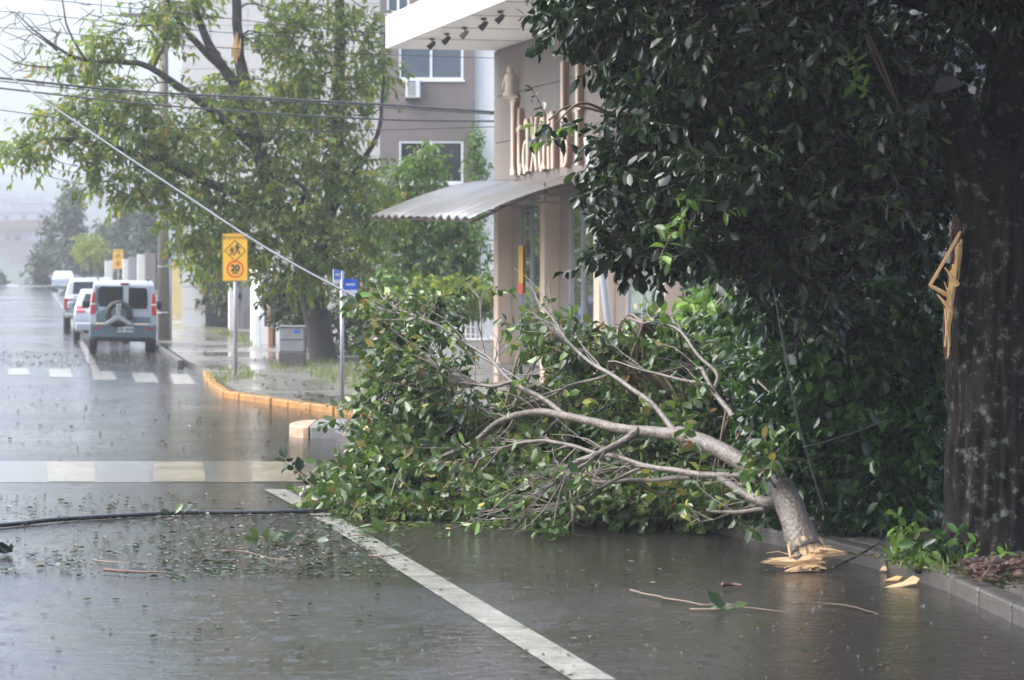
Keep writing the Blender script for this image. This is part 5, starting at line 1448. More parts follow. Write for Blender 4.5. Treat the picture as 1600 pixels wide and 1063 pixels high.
for pts, r0, r1 in (([(1600, 120, 21.2), (1480, 20, 21.4), (1330, -20, 21.5), (1180, 20, 21.8), (1060, 90, 22), (960, 180, 22)], 0.12, 0.02),
                    ([(1560, 300, 21.2), (1430, 190, 21.8), (1300, 150, 22), (1150, 210, 22), (1040, 300, 22)], 0.09, 0.02),
                    ([(1610, -60, 21.3), (1500, -180, 20.5), (1350, -220, 19.5), (1150, -200, 19)], 0.12, 0.03),
                    ([(1610, 20, 21.3), (1650, -100, 19.5), (1600, -260, 17.5), (1400, -330, 16.5)], 0.10, 0.03),
                    ([(1180, 20, 21.8), (1260, 10, 21), (1310, 12, 20.6), (1345, 30, 20.4)], 0.035, 0.025),
                    ([(1600, 100, 21.3), (1700, -50, 22), (1850, -150, 22.5)], 0.10, 0.03),
                    ([(1575, 280, 21.4), (1480, 280, 23), (1400, 350, 24), (1330, 450, 24.5)], 0.08, 0.02)):
    path, rad = limb_path(pts, r0, r1, 6, 0.05)
    mb = MB(); mb.tube(path, rad, 10, rough=0.15, seed=r0 * 50); mb.build('limb', M['bark'], et, smooth=True)
    en += [np.array(q) for q in path]
# surface roots
for pts, r0, r1 in (([(1530, 872, 20.8), (1490, 893, 20.7), (1455, 908, 20.6), (1432, 922, 20.55)], 0.10, 0.03), ([(1500, 870, 20.85), (1465, 885, 20.9), (1430, 888, 21.0), (1400, 890, 21.2)], 0.08, 0.02), ([(1560, 880, 20.6), (1600, 897, 20.4), (1680, 905, 20.4)], 0.10, 0.05)):
    path, rad = limb_path(pts, r0, r1, 6, 0.03)
    path = [np.array((q[0], q[1], max(0.10, q[2]))) for q in path]
    mb = MB(); mb.tube(path, rad, 10, rough=0.3, seed=r0 * 90); mb.build('root', M['bark'], et, smooth=True)
# the torn strip
def splinter(a, b, w0, w1, mat, parent, name='splinter', th=0.03, mid=0.0):
    a, b = Vector(a), Vector(b)
    m_ = a.lerp(b, 0.5) + Vector((mid, -0.01, 0))
    mb = MB(); mb.tube([a, a.lerp(m_, 0.5), m_, b], [w0 * 0.7, w0, (w0 + w1) / 2, w1], 5, rough=0.5, seed=a.x * 9 + b.z)
    return mb.build(name, mat, parent)
for k, (px, py, sx, sz) in enumerate(((1494, 382, 0.045, 0.20), (1488, 440, 0.03, 0.14))):
    bm = bmesh.new(); bmesh.ops.create_icosphere(bm, subdivisions=4, radius=1.0)
    for q in bm.verts: q.co = Vector((q.co.x * sx, q.co.y * 0.04, q.co.z * sz)) * (1 + 0.45 * mnoise.noise(Vector((q.co.x * 5, q.co.y * 5, q.co.z * 1.5 + k * 7))) + 0.2 * mnoise.noise(q.co * 6))
    me = bpy.data.meshes.new('torn_bark'); bm.to_mesh(me); bm.free(); me.materials.append(M['wood_red'])
    o = put(bpy.data.objects.new('torn_bark', me), et, label='red brown inner bark laid bare on the trunk'); o.location = P(px, py, 20.74) - Vector(et.location)
rr = random.Random(9)
for k in range(34):
    zone = k % 3
    if zone == 0: x0, y0, x1, y1 = rr.uniform(1493, 1503), rr.uniform(372, 395), rr.uniform(1489, 1499), rr.uniform(415, 455)
    elif zone == 1: x0, y0, x1, y1 = rr.uniform(1483, 1494), rr.uniform(412, 435), rr.uniform(1478, 1489), rr.uniform(475, 520)
    else: x0, y0, x1, y1 = rr.uniform(1475, 1488), rr.uniform(468, 492), rr.uniform(1474, 1485), rr.uniform(535, 568)
    D_ = 20.66 + rr.uniform(-0.02, 0.05)
    splinter(P(x0, y0, D_ + 0.02), P(x1, y1, D_), rr.uniform(0.008, 0.020), rr.uniform(0.003, 0.010), M['wood_raw'] if rr.random() < 0.7 else (M['wood_pale'] if rr.random() < 0.6 else M['wood_red']), et, mid=rr.uniform(-0.012, 0.012))
splinter(P(1501, 362, 20.62), P(1453, 447, 20.58), 0.014, 0.012, M['wood_raw'], et)
splinter(P(1453, 446, 20.58), P(1484, 464, 20.60), 0.016, 0.020, M['wood_raw'], et)
splinter(P(1476, 418, 20.58), P(1496, 446, 20.60), 0.008, 0.022, M['wood_raw'], et)
splinter(P(1464, 460, 20.58), P(1486, 486, 20.60), 0.008, 0.020, M['wood_raw'], et)
splinter(P(1475, 440, 20.58), P(1486, 470, 20.60), 0.006, 0.016, M['wood_raw'], et)
rngE = np.random.default_rng(21)
crown = [(915, 15, 22, 58, 40, 0.8, 80), (975, 85, 22, 44, 40, 0.7, 64), (990, 50, 22, 70, 70, 1.0, 130), (1020, 190, 22, 55, 66, 0.9, 124), (962, 262, 22, 32, 32, 0.5, 40), (1020, 290, 22, 80, 60, 0.9, 130), (960, 385, 21.8, 38, 26, 0.4, 36), (1010, 375, 21.8, 60, 42, 0.6, 70), (1075, 395, 21.5, 55, 34, 0.6, 66),
         (860, 190, 21.8, 20, 14, 0.3, 4),
         (1100, 80, 21.5, 120, 110, 1.3, 240), (1130, 250, 21.8, 110, 110, 1.3, 240), (1180, 385, 22.2, 60, 50, 0.8, 90), (1270, 90, 21.3, 120, 130, 1.4, 240), (1290, 290, 22, 130, 130, 1.4, 260), (1250, 440, 22.8, 110, 80, 1.2, 170), (1400, 70, 22.6, 100, 120, 1.0, 190), (1400, 300, 22.8, 90, 130, 1.2, 200),
         (1560, -20, 20.5, 90, 45, 0.6, 80), (1600, -80, 20.6, 110, 70, 1.0, 120), (1408, 180, 20.4, 30, 28, 0.3, 22),
         (1000, -100, 21.5, 150, 100, 1.6, 200), (1250, -130, 21, 200, 110, 1.8, 260), (1500, -150, 20.5, 180, 110, 1.6, 220), (1300, -260, 19, 300, 120, 2.0, 260), (1650, -250, 19.5, 220, 150, 1.8, 200), (1450, -330, 17, 300, 100, 1.6, 220), (1750, 50, 21.5, 150, 200, 1.5, 200), (1780, -150, 21, 200, 150, 1.5, 150),
         (1100, -300, 20, 200, 120, 2.0, 160), (1500, 150, 23.5, 160, 220, 1.0, 260), (1250, 150, 24.5, 220, 220, 1.2, 300), (1680, 300, 23.5, 120, 250, 1.0, 160), (1440, 430, 24.5, 60, 70, 0.6, 90)]
c = blob_points(rngE, crown, 0.3)
mb = MB(); tg = []
for b in crown: tg += list(blob_points(rngE, [(*b[:3], b[3] * 0.6, b[4] * 0.6, b[5] * 0.6, max(2, b[6] // 22))], 0.3))
connect(mb, en, tg, 0.03, 0.008, rng=rngE, n=5)
mb.build('branchwork', M['twig'], et, smooth=True, kind='stuff')
LE = sprig_leaves(rngE, c, 12, 0.32, 0.112, (0, 0, -0.15), 0.45, 0.65, 0.78)
scr = 800 + LE['o'][:, 0] / LE['o'][:, 1] * F; scy = HY - (LE['o'][:, 2] - H) / LE['o'][:, 1] * F
cand = np.where((scr > 830) & (scr < 1590) & (scy > 0) & (scy < 480))[0]
near = cand[np.argsort(LE['o'][cand, 1] + rngE.uniform(0, 0.6, len(cand)))[:160]]
mask = np.ones(len(LE['o']), bool); mask[near] = False
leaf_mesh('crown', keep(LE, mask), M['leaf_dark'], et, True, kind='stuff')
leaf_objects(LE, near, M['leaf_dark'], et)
twig_mesh('twigwork', LE['tw0'], LE['tw1'], 0.004, M['twig'], et, kind='stuff')
# the crown's overhang towards the camera, unseen and added to shade trunk and road
rngO = np.random.default_rng(22)
over = np.stack([rngO.uniform(-0.4, 6.5, 1500), rngO.uniform(12.5, 21.0, 1500), rngO.uniform(4.7, 7.4, 1500)], 1)
over = over[(over[:, 2] > H + 420 / F * over[:, 1] + 0.35) & (over[:, 0] > 0.6 - 0.12 * (over[:, 1] - 12) + 0.8 * (7.4 - over[:, 2]) * 0.3)]
LO = sprig_leaves(rngO, over, 8, 0.5, 0.24, (0, 0, -0.1), 0.4, 0.6, 0.8)
leaf_mesh('added_shade_crown', LO, M['leaf_dark'], et, False, kind='stuff')
mb = MB(); connect(mb, en, list(over[::14]), 0.03, 0.008, rng=rngO, n=4); mb.build('added_shade_branchwork', M['twig'], et, smooth=True, kind='stuff')
# light young shoots on the crown's edge
sh_pts = [(868, 205, 21.2), (855, 195, 21.2), (880, 215, 21.2), (1045, 310, 20.9), (1070, 325, 20.9), (1085, 345, 20.9), (1130, 330, 20.9), (1062, 118, 20.8), (1340, 105, 20.0), (1352, 125, 20.0), (1360, 145, 20.0), (1030, 405, 20.9), (1060, 400, 20.9), (1085, 370, 21.0)]
Ly = sprig_leaves(np.random.default_rng(3), np.repeat(np.array([np.array(P(*q)) for q in sh_pts]), 1, axis=0), 6, 0.20, 0.125, (-0.3, 0, 0.1), 0.5, 0.8, 0.55)
leaf_mesh('young_shoot', Ly, M['leaf_bright'], et, True, kind='stuff')
twig_mesh('young_twigwork', Ly['tw0'], Ly['tw1'], 0.005, M['twig'], et, kind='stuff')

# ------------------------------------------------------------------ dense shrub between the fallen branch and the trunk
shb = thing('glossy_shrub', 'dense glossy green shrub between the fallen limb and the right trunk', 'shrub', (2.9, 23.6, 0.12))
sb = [(1320, 740, 23.4, 130, 90, 0.8, 260), (1300, 620, 23.6, 130, 110, 0.9, 280), (1390, 600, 23.6, 90, 110, 0.8, 180), (1430, 720, 23.2, 46, 100, 0.5, 110), (1240, 560, 23.8, 80, 100, 0.8, 150), (1210, 690, 23.4, 46, 80, 0.6, 90), (1330, 500, 24, 120, 80, 0.9, 170), (1450, 560, 23.8, 60, 120, 0.6, 110), (1380, 800, 22.9, 80, 30, 0.3, 60),
      (1560, 600, 25, 160, 220, 0.8, 260), (1300, 600, 25.5, 220, 230, 0.7, 420)]
rngS = np.random.default_rng(31)
c = blob_points(rngS, sb, 0.15)
mb = MB(); stems = []
for k in range(14):
    a = np.array([2.3 + 0.09 * k + rngS.uniform(-0.1, 0.1), 23.8 + rngS.uniform(-0.4, 0.4), 0.08]); b = a + np.array([rngS.uniform(-0.5, 0.5), rngS.uniform(-0.3, 0.3), rngS.uniform(1.2, 2.2)])
    pth = smooth_path([a, (a + b) / 2 + rngS.normal(0, 0.12, 3), b], 5)
    mb = MB(); mb.tube(pth, list(np.linspace(0.035, 0.01, len(pth))), 7, rough=0.2); mb.build('stem', M['bark'], shb, smooth=True)
    stems += pth
mb = MB(); tg = []
for b in sb: tg += list(blob_points(rngS, [(*b[:3], b[3] * 0.6, b[4] * 0.6, b[5] * 0.6, 8)], 0.15))
connect(mb, stems, tg, 0.014, 0.006, rng=rngS, n=4); mb.build('branchwork', M['twig'], shb, smooth=True, kind='stuff')
LS = sprig_leaves(rngS, c, 11, 0.30, 0.118, (0, -0.2, 0.05), 0.35, 0.7, 0.75)
ok = np.where((LS['o'][:, 2] > 0.2))[0]
scr = 800 + LS['o'][ok, 0] / LS['o'][ok, 1] * F
ok = ok[(scr > 1180) & (scr < 1470)]
near = ok[np.argsort(LS['o'][ok, 1] + rngS.uniform(0, 0.5, len(ok)))[:150]]
mask = np.ones(len(LS['o']), bool); mask[near] = False
leaf_mesh('foliage', keep(LS, mask), M['leaf_shrub'], shb, True, zmin=0.13, kind='stuff')
leaf_objects(LS, near, M['leaf_shrub'], shb)

# light bushes behind the fallen branch
make_tree('light_bush', 'light green curly leaved bush rising behind the fallen branch', (xt(1110, 30), 30, 0.12), [([(1110, 740, 30), (1108, 650, 30), (1100, 560, 30)], 0.04, 0.015), ([(1109, 680, 30), (1140, 560, 30), (1150, 500, 30)], 0.03, 0.01), ([(1109, 680, 30), (1060, 580, 30), (1045, 520, 30)], 0.03, 0.01)],
          [(1130, 470, 30, 50, 40, 0.6, 90), (1100, 530, 30, 80, 50, 0.7, 140), (1150, 440, 30, 30, 20, 0.4, 24), (1040, 540, 30, 45, 30, 0.5, 60), (1120, 620, 30, 90, 70, 0.7, 160)], M['leaf_bright'], M['twig'], k=9, twig=0.28, leaf=0.13, droop=0.4, detail=True, cat='bush')

# ------------------------------------------------------------------ the fallen branch
fb = thing('fallen_branch', 'large broken tree branch lying with its leaves across the wet road', 'fallen branch', G(1255, 892))
FL = [([(1262, 862, 21.45), (1245, 820, 21.6), (1228, 775, 21.8), (1222, 762, 21.9)], 0.185, 0.125, 'main_limb'),
      ([(1226, 772, 21.85), (1195, 750, 22.2), (1168, 728, 22.5), (1115, 698, 23.0), (1060, 678, 23.5)], 0.125, 0.085, 'main_limb'),
      ([(1060, 678, 23.5), (1010, 675, 23.9), (960, 668, 24.2), (880, 648, 25.0), (820, 645, 25.5), (780, 660, 25.8), (740, 690, 26.0), (690, 715, 26.1), (640, 740, 26.2), (560, 768, 26.4)], 0.075, 0.016, 'branch'),
      ([(1062, 680, 23.5), (1035, 650, 23.8), (1010, 622, 24.0), (955, 585, 24.5), (915, 560, 24.8), (885, 530, 25.1), (862, 495, 25.4), (845, 478, 25.6)], 0.042, 0.010, 'branch'),
      ([(882, 648, 25.0), (845, 620, 25.3), (800, 597, 25.6), (765, 560, 26), (705, 522, 26.5), (660, 498, 27), (632, 488, 27.3), (612, 484, 27.5)], 0.036, 0.009, 'branch'),
      ([(800, 598, 25.6), (770, 603, 25.8), (735, 595, 26.0), (690, 575, 26.4), (635, 548, 27)], 0.028, 0.009, 'branch'),
      ([(1000, 672, 23.95), (970, 694, 23.9), (930, 712, 23.8), (900, 722, 23.8), (880, 745, 23.8), (835, 772, 24)], 0.055, 0.018, 'branch'),
      ([(1190, 745, 22.3), (1130, 743, 22.7), (1060, 736, 23.1), (1000, 725, 23.5), (960, 714, 23.9), (920, 705, 24.2), (860, 690, 24.8), (800, 695, 25.4), (740, 722, 25.8)], 0.045, 0.014, 'branch'),
      ([(1008, 727, 23.5), (960, 752, 23.8), (900, 780, 24.2), (840, 797, 24.6)], 0.026, 0.010, 'branch'),
      ([(1215, 765, 22.4), (1180, 700, 23.4), (1142, 645, 24.2), (1112, 605, 24.6), (1095, 575, 24.9)], 0.045, 0.026, 'branch'),
      ([(1118, 608, 24.6), (1120, 585, 24.8), (1095, 558, 25.1), (1066, 522, 25.4), (1030, 502, 25.8), (1000, 508, 26.0)], 0.030, 0.012, 'branch'),
      ([(1102, 600, 24.7), (1065, 592, 25.0), (1010, 580, 25.4), (950, 565, 25.8)], 0.022, 0.010, 'branch'),
      ([(1230, 775, 21.85), (1205, 785, 22.0), (1180, 780, 22.2), (1160, 770, 22.4), (1125, 748, 22.7)], 0.075, 0.04, 'branch'),
      ([(1195, 795, 22.1), (1150, 800, 22.5), (1105, 797, 22.9)], 0.03, 0.018, 'branch'),
      ([(1080, 745, 23.0), (1010, 750, 23.6), (940, 752, 24.4), (880, 745, 25), (800, 735, 26), (700, 730, 26.8)], 0.032, 0.010, 'branch'),
      ([(960, 582, 24.5), (900, 600, 25.2), (840, 625, 26), (760, 640, 26.8), (660, 640, 27.5)], 0.022, 0.008, 'branch'),
      ([(880, 650, 25.0), (830, 690, 26), (760, 700, 27), (670, 690, 27.8), (600, 660, 28.2)], 0.026, 0.008, 'branch')]
fn, fpaths = [], []
for pts, r0, r1, nm in FL:
    path, rad = limb_path(pts, r0 * 0.76, r1 * 0.80, 6, 0.022 if nm == 'branch' else 0.0)
    if nm == 'branch':
        fn += [np.array(q) for q in path]; fpaths.append(path)
    path = [np.array((q[0], q[1], max(q[2], 0.06))) for q in path]
    mb = MB(); mb.tube(path, rad, 14 if r0 > 0.05 else 9, rough=0.16, seed=pts[0][0]); mb.build(nm, M['limb'], fb, smooth=True)
# split end: bundles of torn fibres, every fibre ending at its own length
def torn_bundle(p0, p1, ra, rb, seed, name, mat, n=44, m=16, jag=0.28, flat=0.75):
    p0, p1 = Vector(p0), Vector(p1); d = (p1 - p0); L_ = d.length; t = d.normalized()
    u = t.cross(Vector((0, 0, 1))).normalized(); w = u.cross(t); v, f = [], []
    for i in range(m):
        s_ = i / (m - 1)
        for k in range(n):
            a = 2 * math.pi * k / n
            q = Vector((math.cos(a) * 2.6, math.sin(a) * 2.6, seed))
            reach = 1 + jag * (mnoise.noise(q) + 0.8 * mnoise.noise(q * 3.1)) * s_
            r = (ra + (rb - ra) * s_) * (1 + 0.30 * mnoise.noise(q * 1.3 + Vector((0, 0, s_ * 2.0))) + 0.20 * mnoise.noise(q * 4.5 + Vector((0, 0, s_ * 0.7))))
            r *= (1 - 0.6 * s_ ** 5)
            v.append(p0 + t * (L_ * s_ * reach) + u * (math.cos(a) * r) + w * (math.sin(a) * r * flat))
    for i in range(m - 1):
        for k in range(n):
            f.append((i * n + k, i * n + (k + 1) % n, (i + 1) * n + (k + 1) % n, (i + 1) * n + k))
    v.append(p1 - d * 0.25); f += [((m - 1) * n + k, (m - 1) * n + (k + 1) % n, len(v) - 1) for k in range(n)]
    for i in range(len(v)):
        if v[i].z < 0.008: v[i] = Vector((v[i].x, v[i].y, 0.008))
    mb = MB(); mb.add(v, f); return mb.build(name, mat, fb)
rr = random.Random(12)
torn_bundle(P(1257, 846, 21.50), P(1268, 888, 21.40), 0.135, 0.125, 2.2, 'split_wood', M['wood_pale'], jag=0.30, flat=0.9)
torn_bundle(P(1280, 880, 21.36), P(1198, 878, 21.28), 0.085, 0.035, 1.3, 'split_wood', M['wood_pale'], jag=0.18)
torn_bundle(P(1268, 866, 21.40), P(1316, 864, 21.34), 0.09, 0.03, 4.7, 'split_wood', M['wood_pale'], jag=0.22)
torn_bundle(P(1272, 888, 21.32), P(1232, 893, 21.20), 0.07, 0.03, 7.3, 'split_wood', M['wood_pale'], jag=0.22)
for nm, mt, n_ in (('split_fibre', M['wood_pale'], 34), ('dark_fibre', M['wood_raw'], 14), ('wet_fibre', M['wood_red'], 6)):
    mb = MB()
    for k in range(n_):
        u_ = rr.random()
        if u_ < 0.62:   # the long lip lying to the left
            a = P(rr.uniform(1215, 1296), rr.uniform(864, 893), 21.34 + rr.uniform(-0.10, 0.10)); d = Vector((-1, rr.uniform(-0.35, 0.15), rr.uniform(-0.20, 0.10))); ln = rr.uniform(0.06, 0.20)
        elif u_ < 0.9:  # the torn crown to the right and up
            a = P(rr.uniform(1264, 1300), rr.uniform(856, 880), 21.38 + rr.uniform(-0.10, 0.06)); d = Vector((rr.uniform(0.3, 1.0), rr.uniform(-0.4, 0.1), rr.uniform(-0.1, 0.55))); ln = rr.uniform(0.05, 0.15)
        else:
            a = P(rr.uniform(1240, 1290), rr.uniform(884, 895), 21.26 + rr.uniform(-0.05, 0.05)); d = Vector((rr.uniform(-0.8, 0.8), -0.8, rr.uniform(-0.2, 0.1))); ln = rr.uniform(0.05, 0.12)
        a.z = max(a.z, 0.025); b = a + d.normalized() * ln; b.z = max(b.z, 0.012)
        m_ = a.lerp(b, 0.5) + Vector((0, rr.uniform(-0.015, 0.015), rr.uniform(-0.008, 0.02)))
        w_ = rr.uniform(0.003, 0.009)
        mb.tube([a, a.lerp(m_, 0.5), m_, b], [w_ * 0.8, w_, w_ * 0.8, 0.0015], 5, rough=0.6, seed=k * 1.7)
    mb.build(nm, mt, fb, kind='stuff')
mb = MB(); mb.tube([P(1250, 868, 21.36), P(1243, 880, 21.33), P(1236, 884, 21.32)], [0.05, 0.07, 0.03], 8, rough=0.3); mb.build('bark_flap', M['limb'], fb)

rngF = np.random.default_rng(41)
fbl = [(652, 650, 27.6, 56, 95, 1.1, 270), (630, 560, 28, 28, 50, 0.7, 80), (648, 512, 27.8, 46, 30, 0.6, 60), (690, 478, 27.8, 40, 18, 0.4, 20), (548, 765, 26.6, 44, 26, 0.6, 76), (640, 750, 26.6, 110, 52, 0.8, 260), (618, 712, 26.8, 46, 48, 0.7, 120), (770, 770, 26.0, 115, 38, 0.8, 220), (760, 690, 27.4, 110, 66, 1.0, 230),
       (890, 770, 25.6, 105, 38, 0.8, 190), (1000, 772, 25, 105, 36, 0.7, 170), (1120, 782, 24.2, 80, 32, 0.5, 110), (900, 640, 27, 100, 55, 0.9, 160), (1010, 650, 26.4, 100, 80, 1.0, 250), (1100, 660, 25.8, 80, 80, 0.9, 200), (960, 560, 27, 80, 36, 0.7, 90), (860, 520, 26.6, 70, 40, 0.6, 44), (1060, 560, 26.6, 75, 55, 0.9, 170), (1205, 728, 21.75, 30, 22, 0.18, 14),
       (660, 620, 28.2, 40, 50, 0.7, 60), (880, 720, 26.5, 130, 60, 0.8, 180), (700, 790, 25.6, 190, 14, 0.4, 120), (950, 800, 24.8, 180, 12, 0.4, 90)]
c = blob_points(rngF, fbl, 0.03)
mb = MB(); tg = []
for b in fbl: tg += list(blob_points(rngF, [(*b[:3], b[3] * 0.75, b[4] * 0.75, b[5] * 0.75, max(3, b[6] // 14))], 0.06))
connect(mb, fn, tg, 0.016, 0.005, sag=0.05, rng=rngF, n=5); mb.build('branchwork', M['twig'], fb, smooth=True, kind='stuff')
mb = MB()                                     # fine wet twigs fanning on from the branches
tips = grow_twigs(mb, fpaths[:7] + fpaths[12:], 150, 0.75, 0.010, rngF, 0.3, 0.5, 0.03) + grow_twigs(mb, fpaths[7:12], 22, 0.5, 0.008, rngF, 0.4, 0.5, 0.05)
tips2 = grow_twigs(mb, tips, 230, 0.40, 0.006, rngF, 0.3, 0.7, 0.0)
mb.build('twig_spray', M['limb'], fb, smooth=True, kind='stuff')
extra = np.array([t[-1] for t in tips2] + [t[4] for t in tips])
epx = 800 + extra[:, 0] / extra[:, 1] * F
c = np.concatenate([c, extra[(epx < 720) | (rngF.uniform(0, 1, len(extra)) < 0.22)]])
c = c[(800 + c[:, 0] / c[:, 1] * F) > 540 - 60 * np.clip((0.9 - c[:, 2]) / 0.6, 0, 1)]
LF = sprig_leaves(rngF, c, 11, 0.34, 0.108, (-0.6, 0, 0.0), 0.25, 1.2, 0.8)
near = np.where((LF['o'][:, 2] > 0.1))[0]
near = near[np.argsort(LF['o'][near, 1] + rngF.uniform(0, 2.2, len(near)))[:280]]
mask = np.ones(len(LF['o']), bool); mask[near] = False
leaf_mesh('foliage', keep(LF, mask), M['leaf_fall'], fb, True, zmin=0.012, kind='stuff')
leaf_objects(LF, near, M['leaf_fall'], fb)
tm = LF['tw0'][:, 2] > 0.05
twig_mesh('twigwork', LF['tw0'][tm], np.maximum(LF['tw1'][tm], [[-99, -99, 0.02]]), 0.005, M['twig'], fb, kind='stuff')
# twig with dark leaves poking out left over the crosswalk
pt = [(505, 775, 26.6), (480, 752, 26.7), (462, 733, 26.8), (442, 722, 26.9)]
path, rad = limb_path(pts=pt, r0=0.012, r1=0.005); mb = MB(); mb.tube(path, rad, 6); mb.build('side_twig', M['twig'], fb, smooth=True)
Lt = sprig_leaves(np.random.default_rng(8), [path[i] for i in range(4, len(path), 2)], 3, 0.08, 0.12, (-0.4, 0, 0.2), 0.2, 1.0, 0.8)
leaf_mesh('side_leaf', Lt, M['leaf_dark'], fb, True, kind='stuff')
# fruit clusters
for px, py, D in ((598, 632, 26.6), (610, 628, 26.6), (935, 640, 25.6), (1145, 610, 24.6), (1152, 600, 24.6), (720, 670, 26.3)):
    q = P(px, py, D); mb = MB(); r_ = random.Random(int(px))
    for _ in range(14):
        s_ = q + Vector((r_.gauss(0, 0.04), r_.gauss(0, 0.04), r_.gauss(0, 0.06)))
        mb.tube([s_ - Vector((0, 0, 0.018)), s_, s_ + Vector((0, 0, 0.018))], [0.008, 0.018, 0.008], 6)
    mb.build('fruit_cluster', M['berry'], fb, smooth=True)

# ------------------------------------------------------------------ weeds, litter, splashes
def blades(name, label, pts, h, n_each, mat, spread=0.12, cat='grass', group=None):
    rng = np.random.default_rng(abs(hash(label)) % 1000 if False else len(label) * 7)
    base = np.repeat(np.array(pts, float), n_each, axis=0) + rng.normal(0, 1, (len(pts) * n_each, 3)) * np.array([spread, spread, 0])
    n = len(base)
    an = rng.uniform(0, 6.28, n); hh = h * rng.uniform(0.4, 1.2, n)
    lean = rng.normal(0, 0.35, (n, 2)) * hh[:, None]
    w = 0.005 + 0.004 * rng.uniform(0, 1, n)
    s = np.stack([np.cos(an), np.sin(an), 0 * an], 1) * w[:, None]
    mid = base + np.stack([lean[:, 0] * 0.3, lean[:, 1] * 0.3, hh * 0.6], 1)
    tip = base + np.stack([lean[:, 0], lean[:, 1], hh], 1)
    V = np.stack([base - s, base + s, mid + s * 0.8, mid - s * 0.8, tip], 1).reshape(-1, 3)
    o = array_mesh(name, V, [(0, 1, 2, 3), (3, 2, 4)], n, mat, None, kind='stuff')
    tag(o, label, cat, group)
    return o
def scatter(poly_px, n, z, seed, clump=False):
    """points on the ground inside a photo-pixel polygon"""
    rng = np.random.default_rng(seed); P_ = np.array(poly_px, float); out = []
    while len(out) < n:
        x, y = rng.uniform(P_[:, 0].min(), P_[:, 0].max()), rng.uniform(P_[:, 1].min(), P_[:, 1].max())
        c = False; j = len(P_) - 1
        for i in range(len(P_)):
            if (P_[i, 1] > y) != (P_[j, 1] > y) and x < (P_[j, 0] - P_[i, 0]) * (y - P_[i, 1]) / (P_[j, 1] - P_[i, 1]) + P_[i, 0]: c = not c
            j = i
        if c and (not clump or mnoise.noise(Vector((G(x, y).x * 0.7, G(x, y).y * 0.35, seed))) + rng.uniform(-0.9, 0.9) > 0.0):
            out.append(np.array(G(x, y, z)))
    return out
blades('weeds', 'yellow green weeds round the cabinet and tree foot', scatter([(420, 560), (560, 572), (600, 612), (540, 606), (480, 585), (425, 580)], 70, 0.12, 3), 0.16, 12, M['grass'])
blades('weeds', 'weeds growing over the yellow kerb corner', scatter([(318, 574), (390, 572), (395, 590), (340, 604), (322, 598)], 24, 0.12, 4), 0.13, 12, M['grass'])
blades('weeds', 'grass strip along the house fronts behind the sign', scatter([(300, 505), (400, 532), (400, 545), (330, 520)], 30, 0.12, 5), 0.2, 12, M['grass'])
blades('weeds', 'green weeds at the foot of the right trunk', scatter([(1390, 850), (1490, 875), (1500, 900), (1400, 888)], 30, 0.14, 6), 0.10, 7, M['grass'], 0.08)

def litter(name, label, polys, z, size, mat, seed, lift=0.015):
    rng = np.random.default_rng(seed); pts = []
    for i, (poly, n) in enumerate(polys): pts += scatter(poly, n, z, seed * 10 + i, True)
    o = np.array(pts); n = len(o); o[:, 2] = z + 0.006
    an = rng.uniform(0, 6.28, n)
    x = unit(np.stack([np.cos(an), np.sin(an), rng.uniform(0, 0.25, n)], 1))
    nr = unit(np.array([0, 0, 1]) + rng.normal(0, 0.18, (n, 3))); y = unit(np.cross(nr, x)); zz = np.cross(x, y)
    l = size * rng.uniform(0.4, 1.4, n)
    L = dict(o=o, x=x, y=y, z=zz, l=l, w=l * rng.uniform(0.35, 0.9, n))
    ob = leaf_mesh(name, L, mat, None, True, zmin=z + 0.005, kind='stuff')
    return tag(ob, label, 'leaves')
litter('leaf_litter', 'small torn leaves scattered over the wet road', [([(0, 548), (300, 552), (330, 575), (0, 572)], 1100), ([(0, 775), (520, 770), (640, 820), (640, 900), (0, 905)], 1100), ([(240, 800), (560, 800), (620, 900), (260, 910)], 800),
        ([(0, 905), (800, 905), (1000, 1060), (0, 1060)], 110), ([(640, 820), (1300, 830), (1450, 920), (1500, 1050), (1000, 1060), (800, 920)], 90), ([(0, 600), (500, 640), (480, 720), (0, 720)], 260)], 0.004, 0.06, M['litter'], 2)
litter('leaf_litter', 'brown leaf litter on the far pavement corner', [([(470, 612), (560, 625), (565, 645), (460, 628)], 260), ([(330, 578), (560, 600), (560, 625), (400, 615)], 120), ([(300, 535), (420, 545), (430, 570), (320, 572)], 90)], 0.12, 0.08, M['litter'], 3)
litter('leaf_litter', 'leaves and bark bits on the soil by the right trunk', [([(1330, 868), (1600, 930), (1640, 900), (1450, 862)], 240)], 0.16, 0.07, M['litter'], 4)
litter('leaf_litter', 'leaves washed to the road edge under the fallen branch', [([(520, 800), (1190, 812), (1200, 835), (540, 826)], 420)], 0.004, 0.09, M['leaf_fall'], 5)

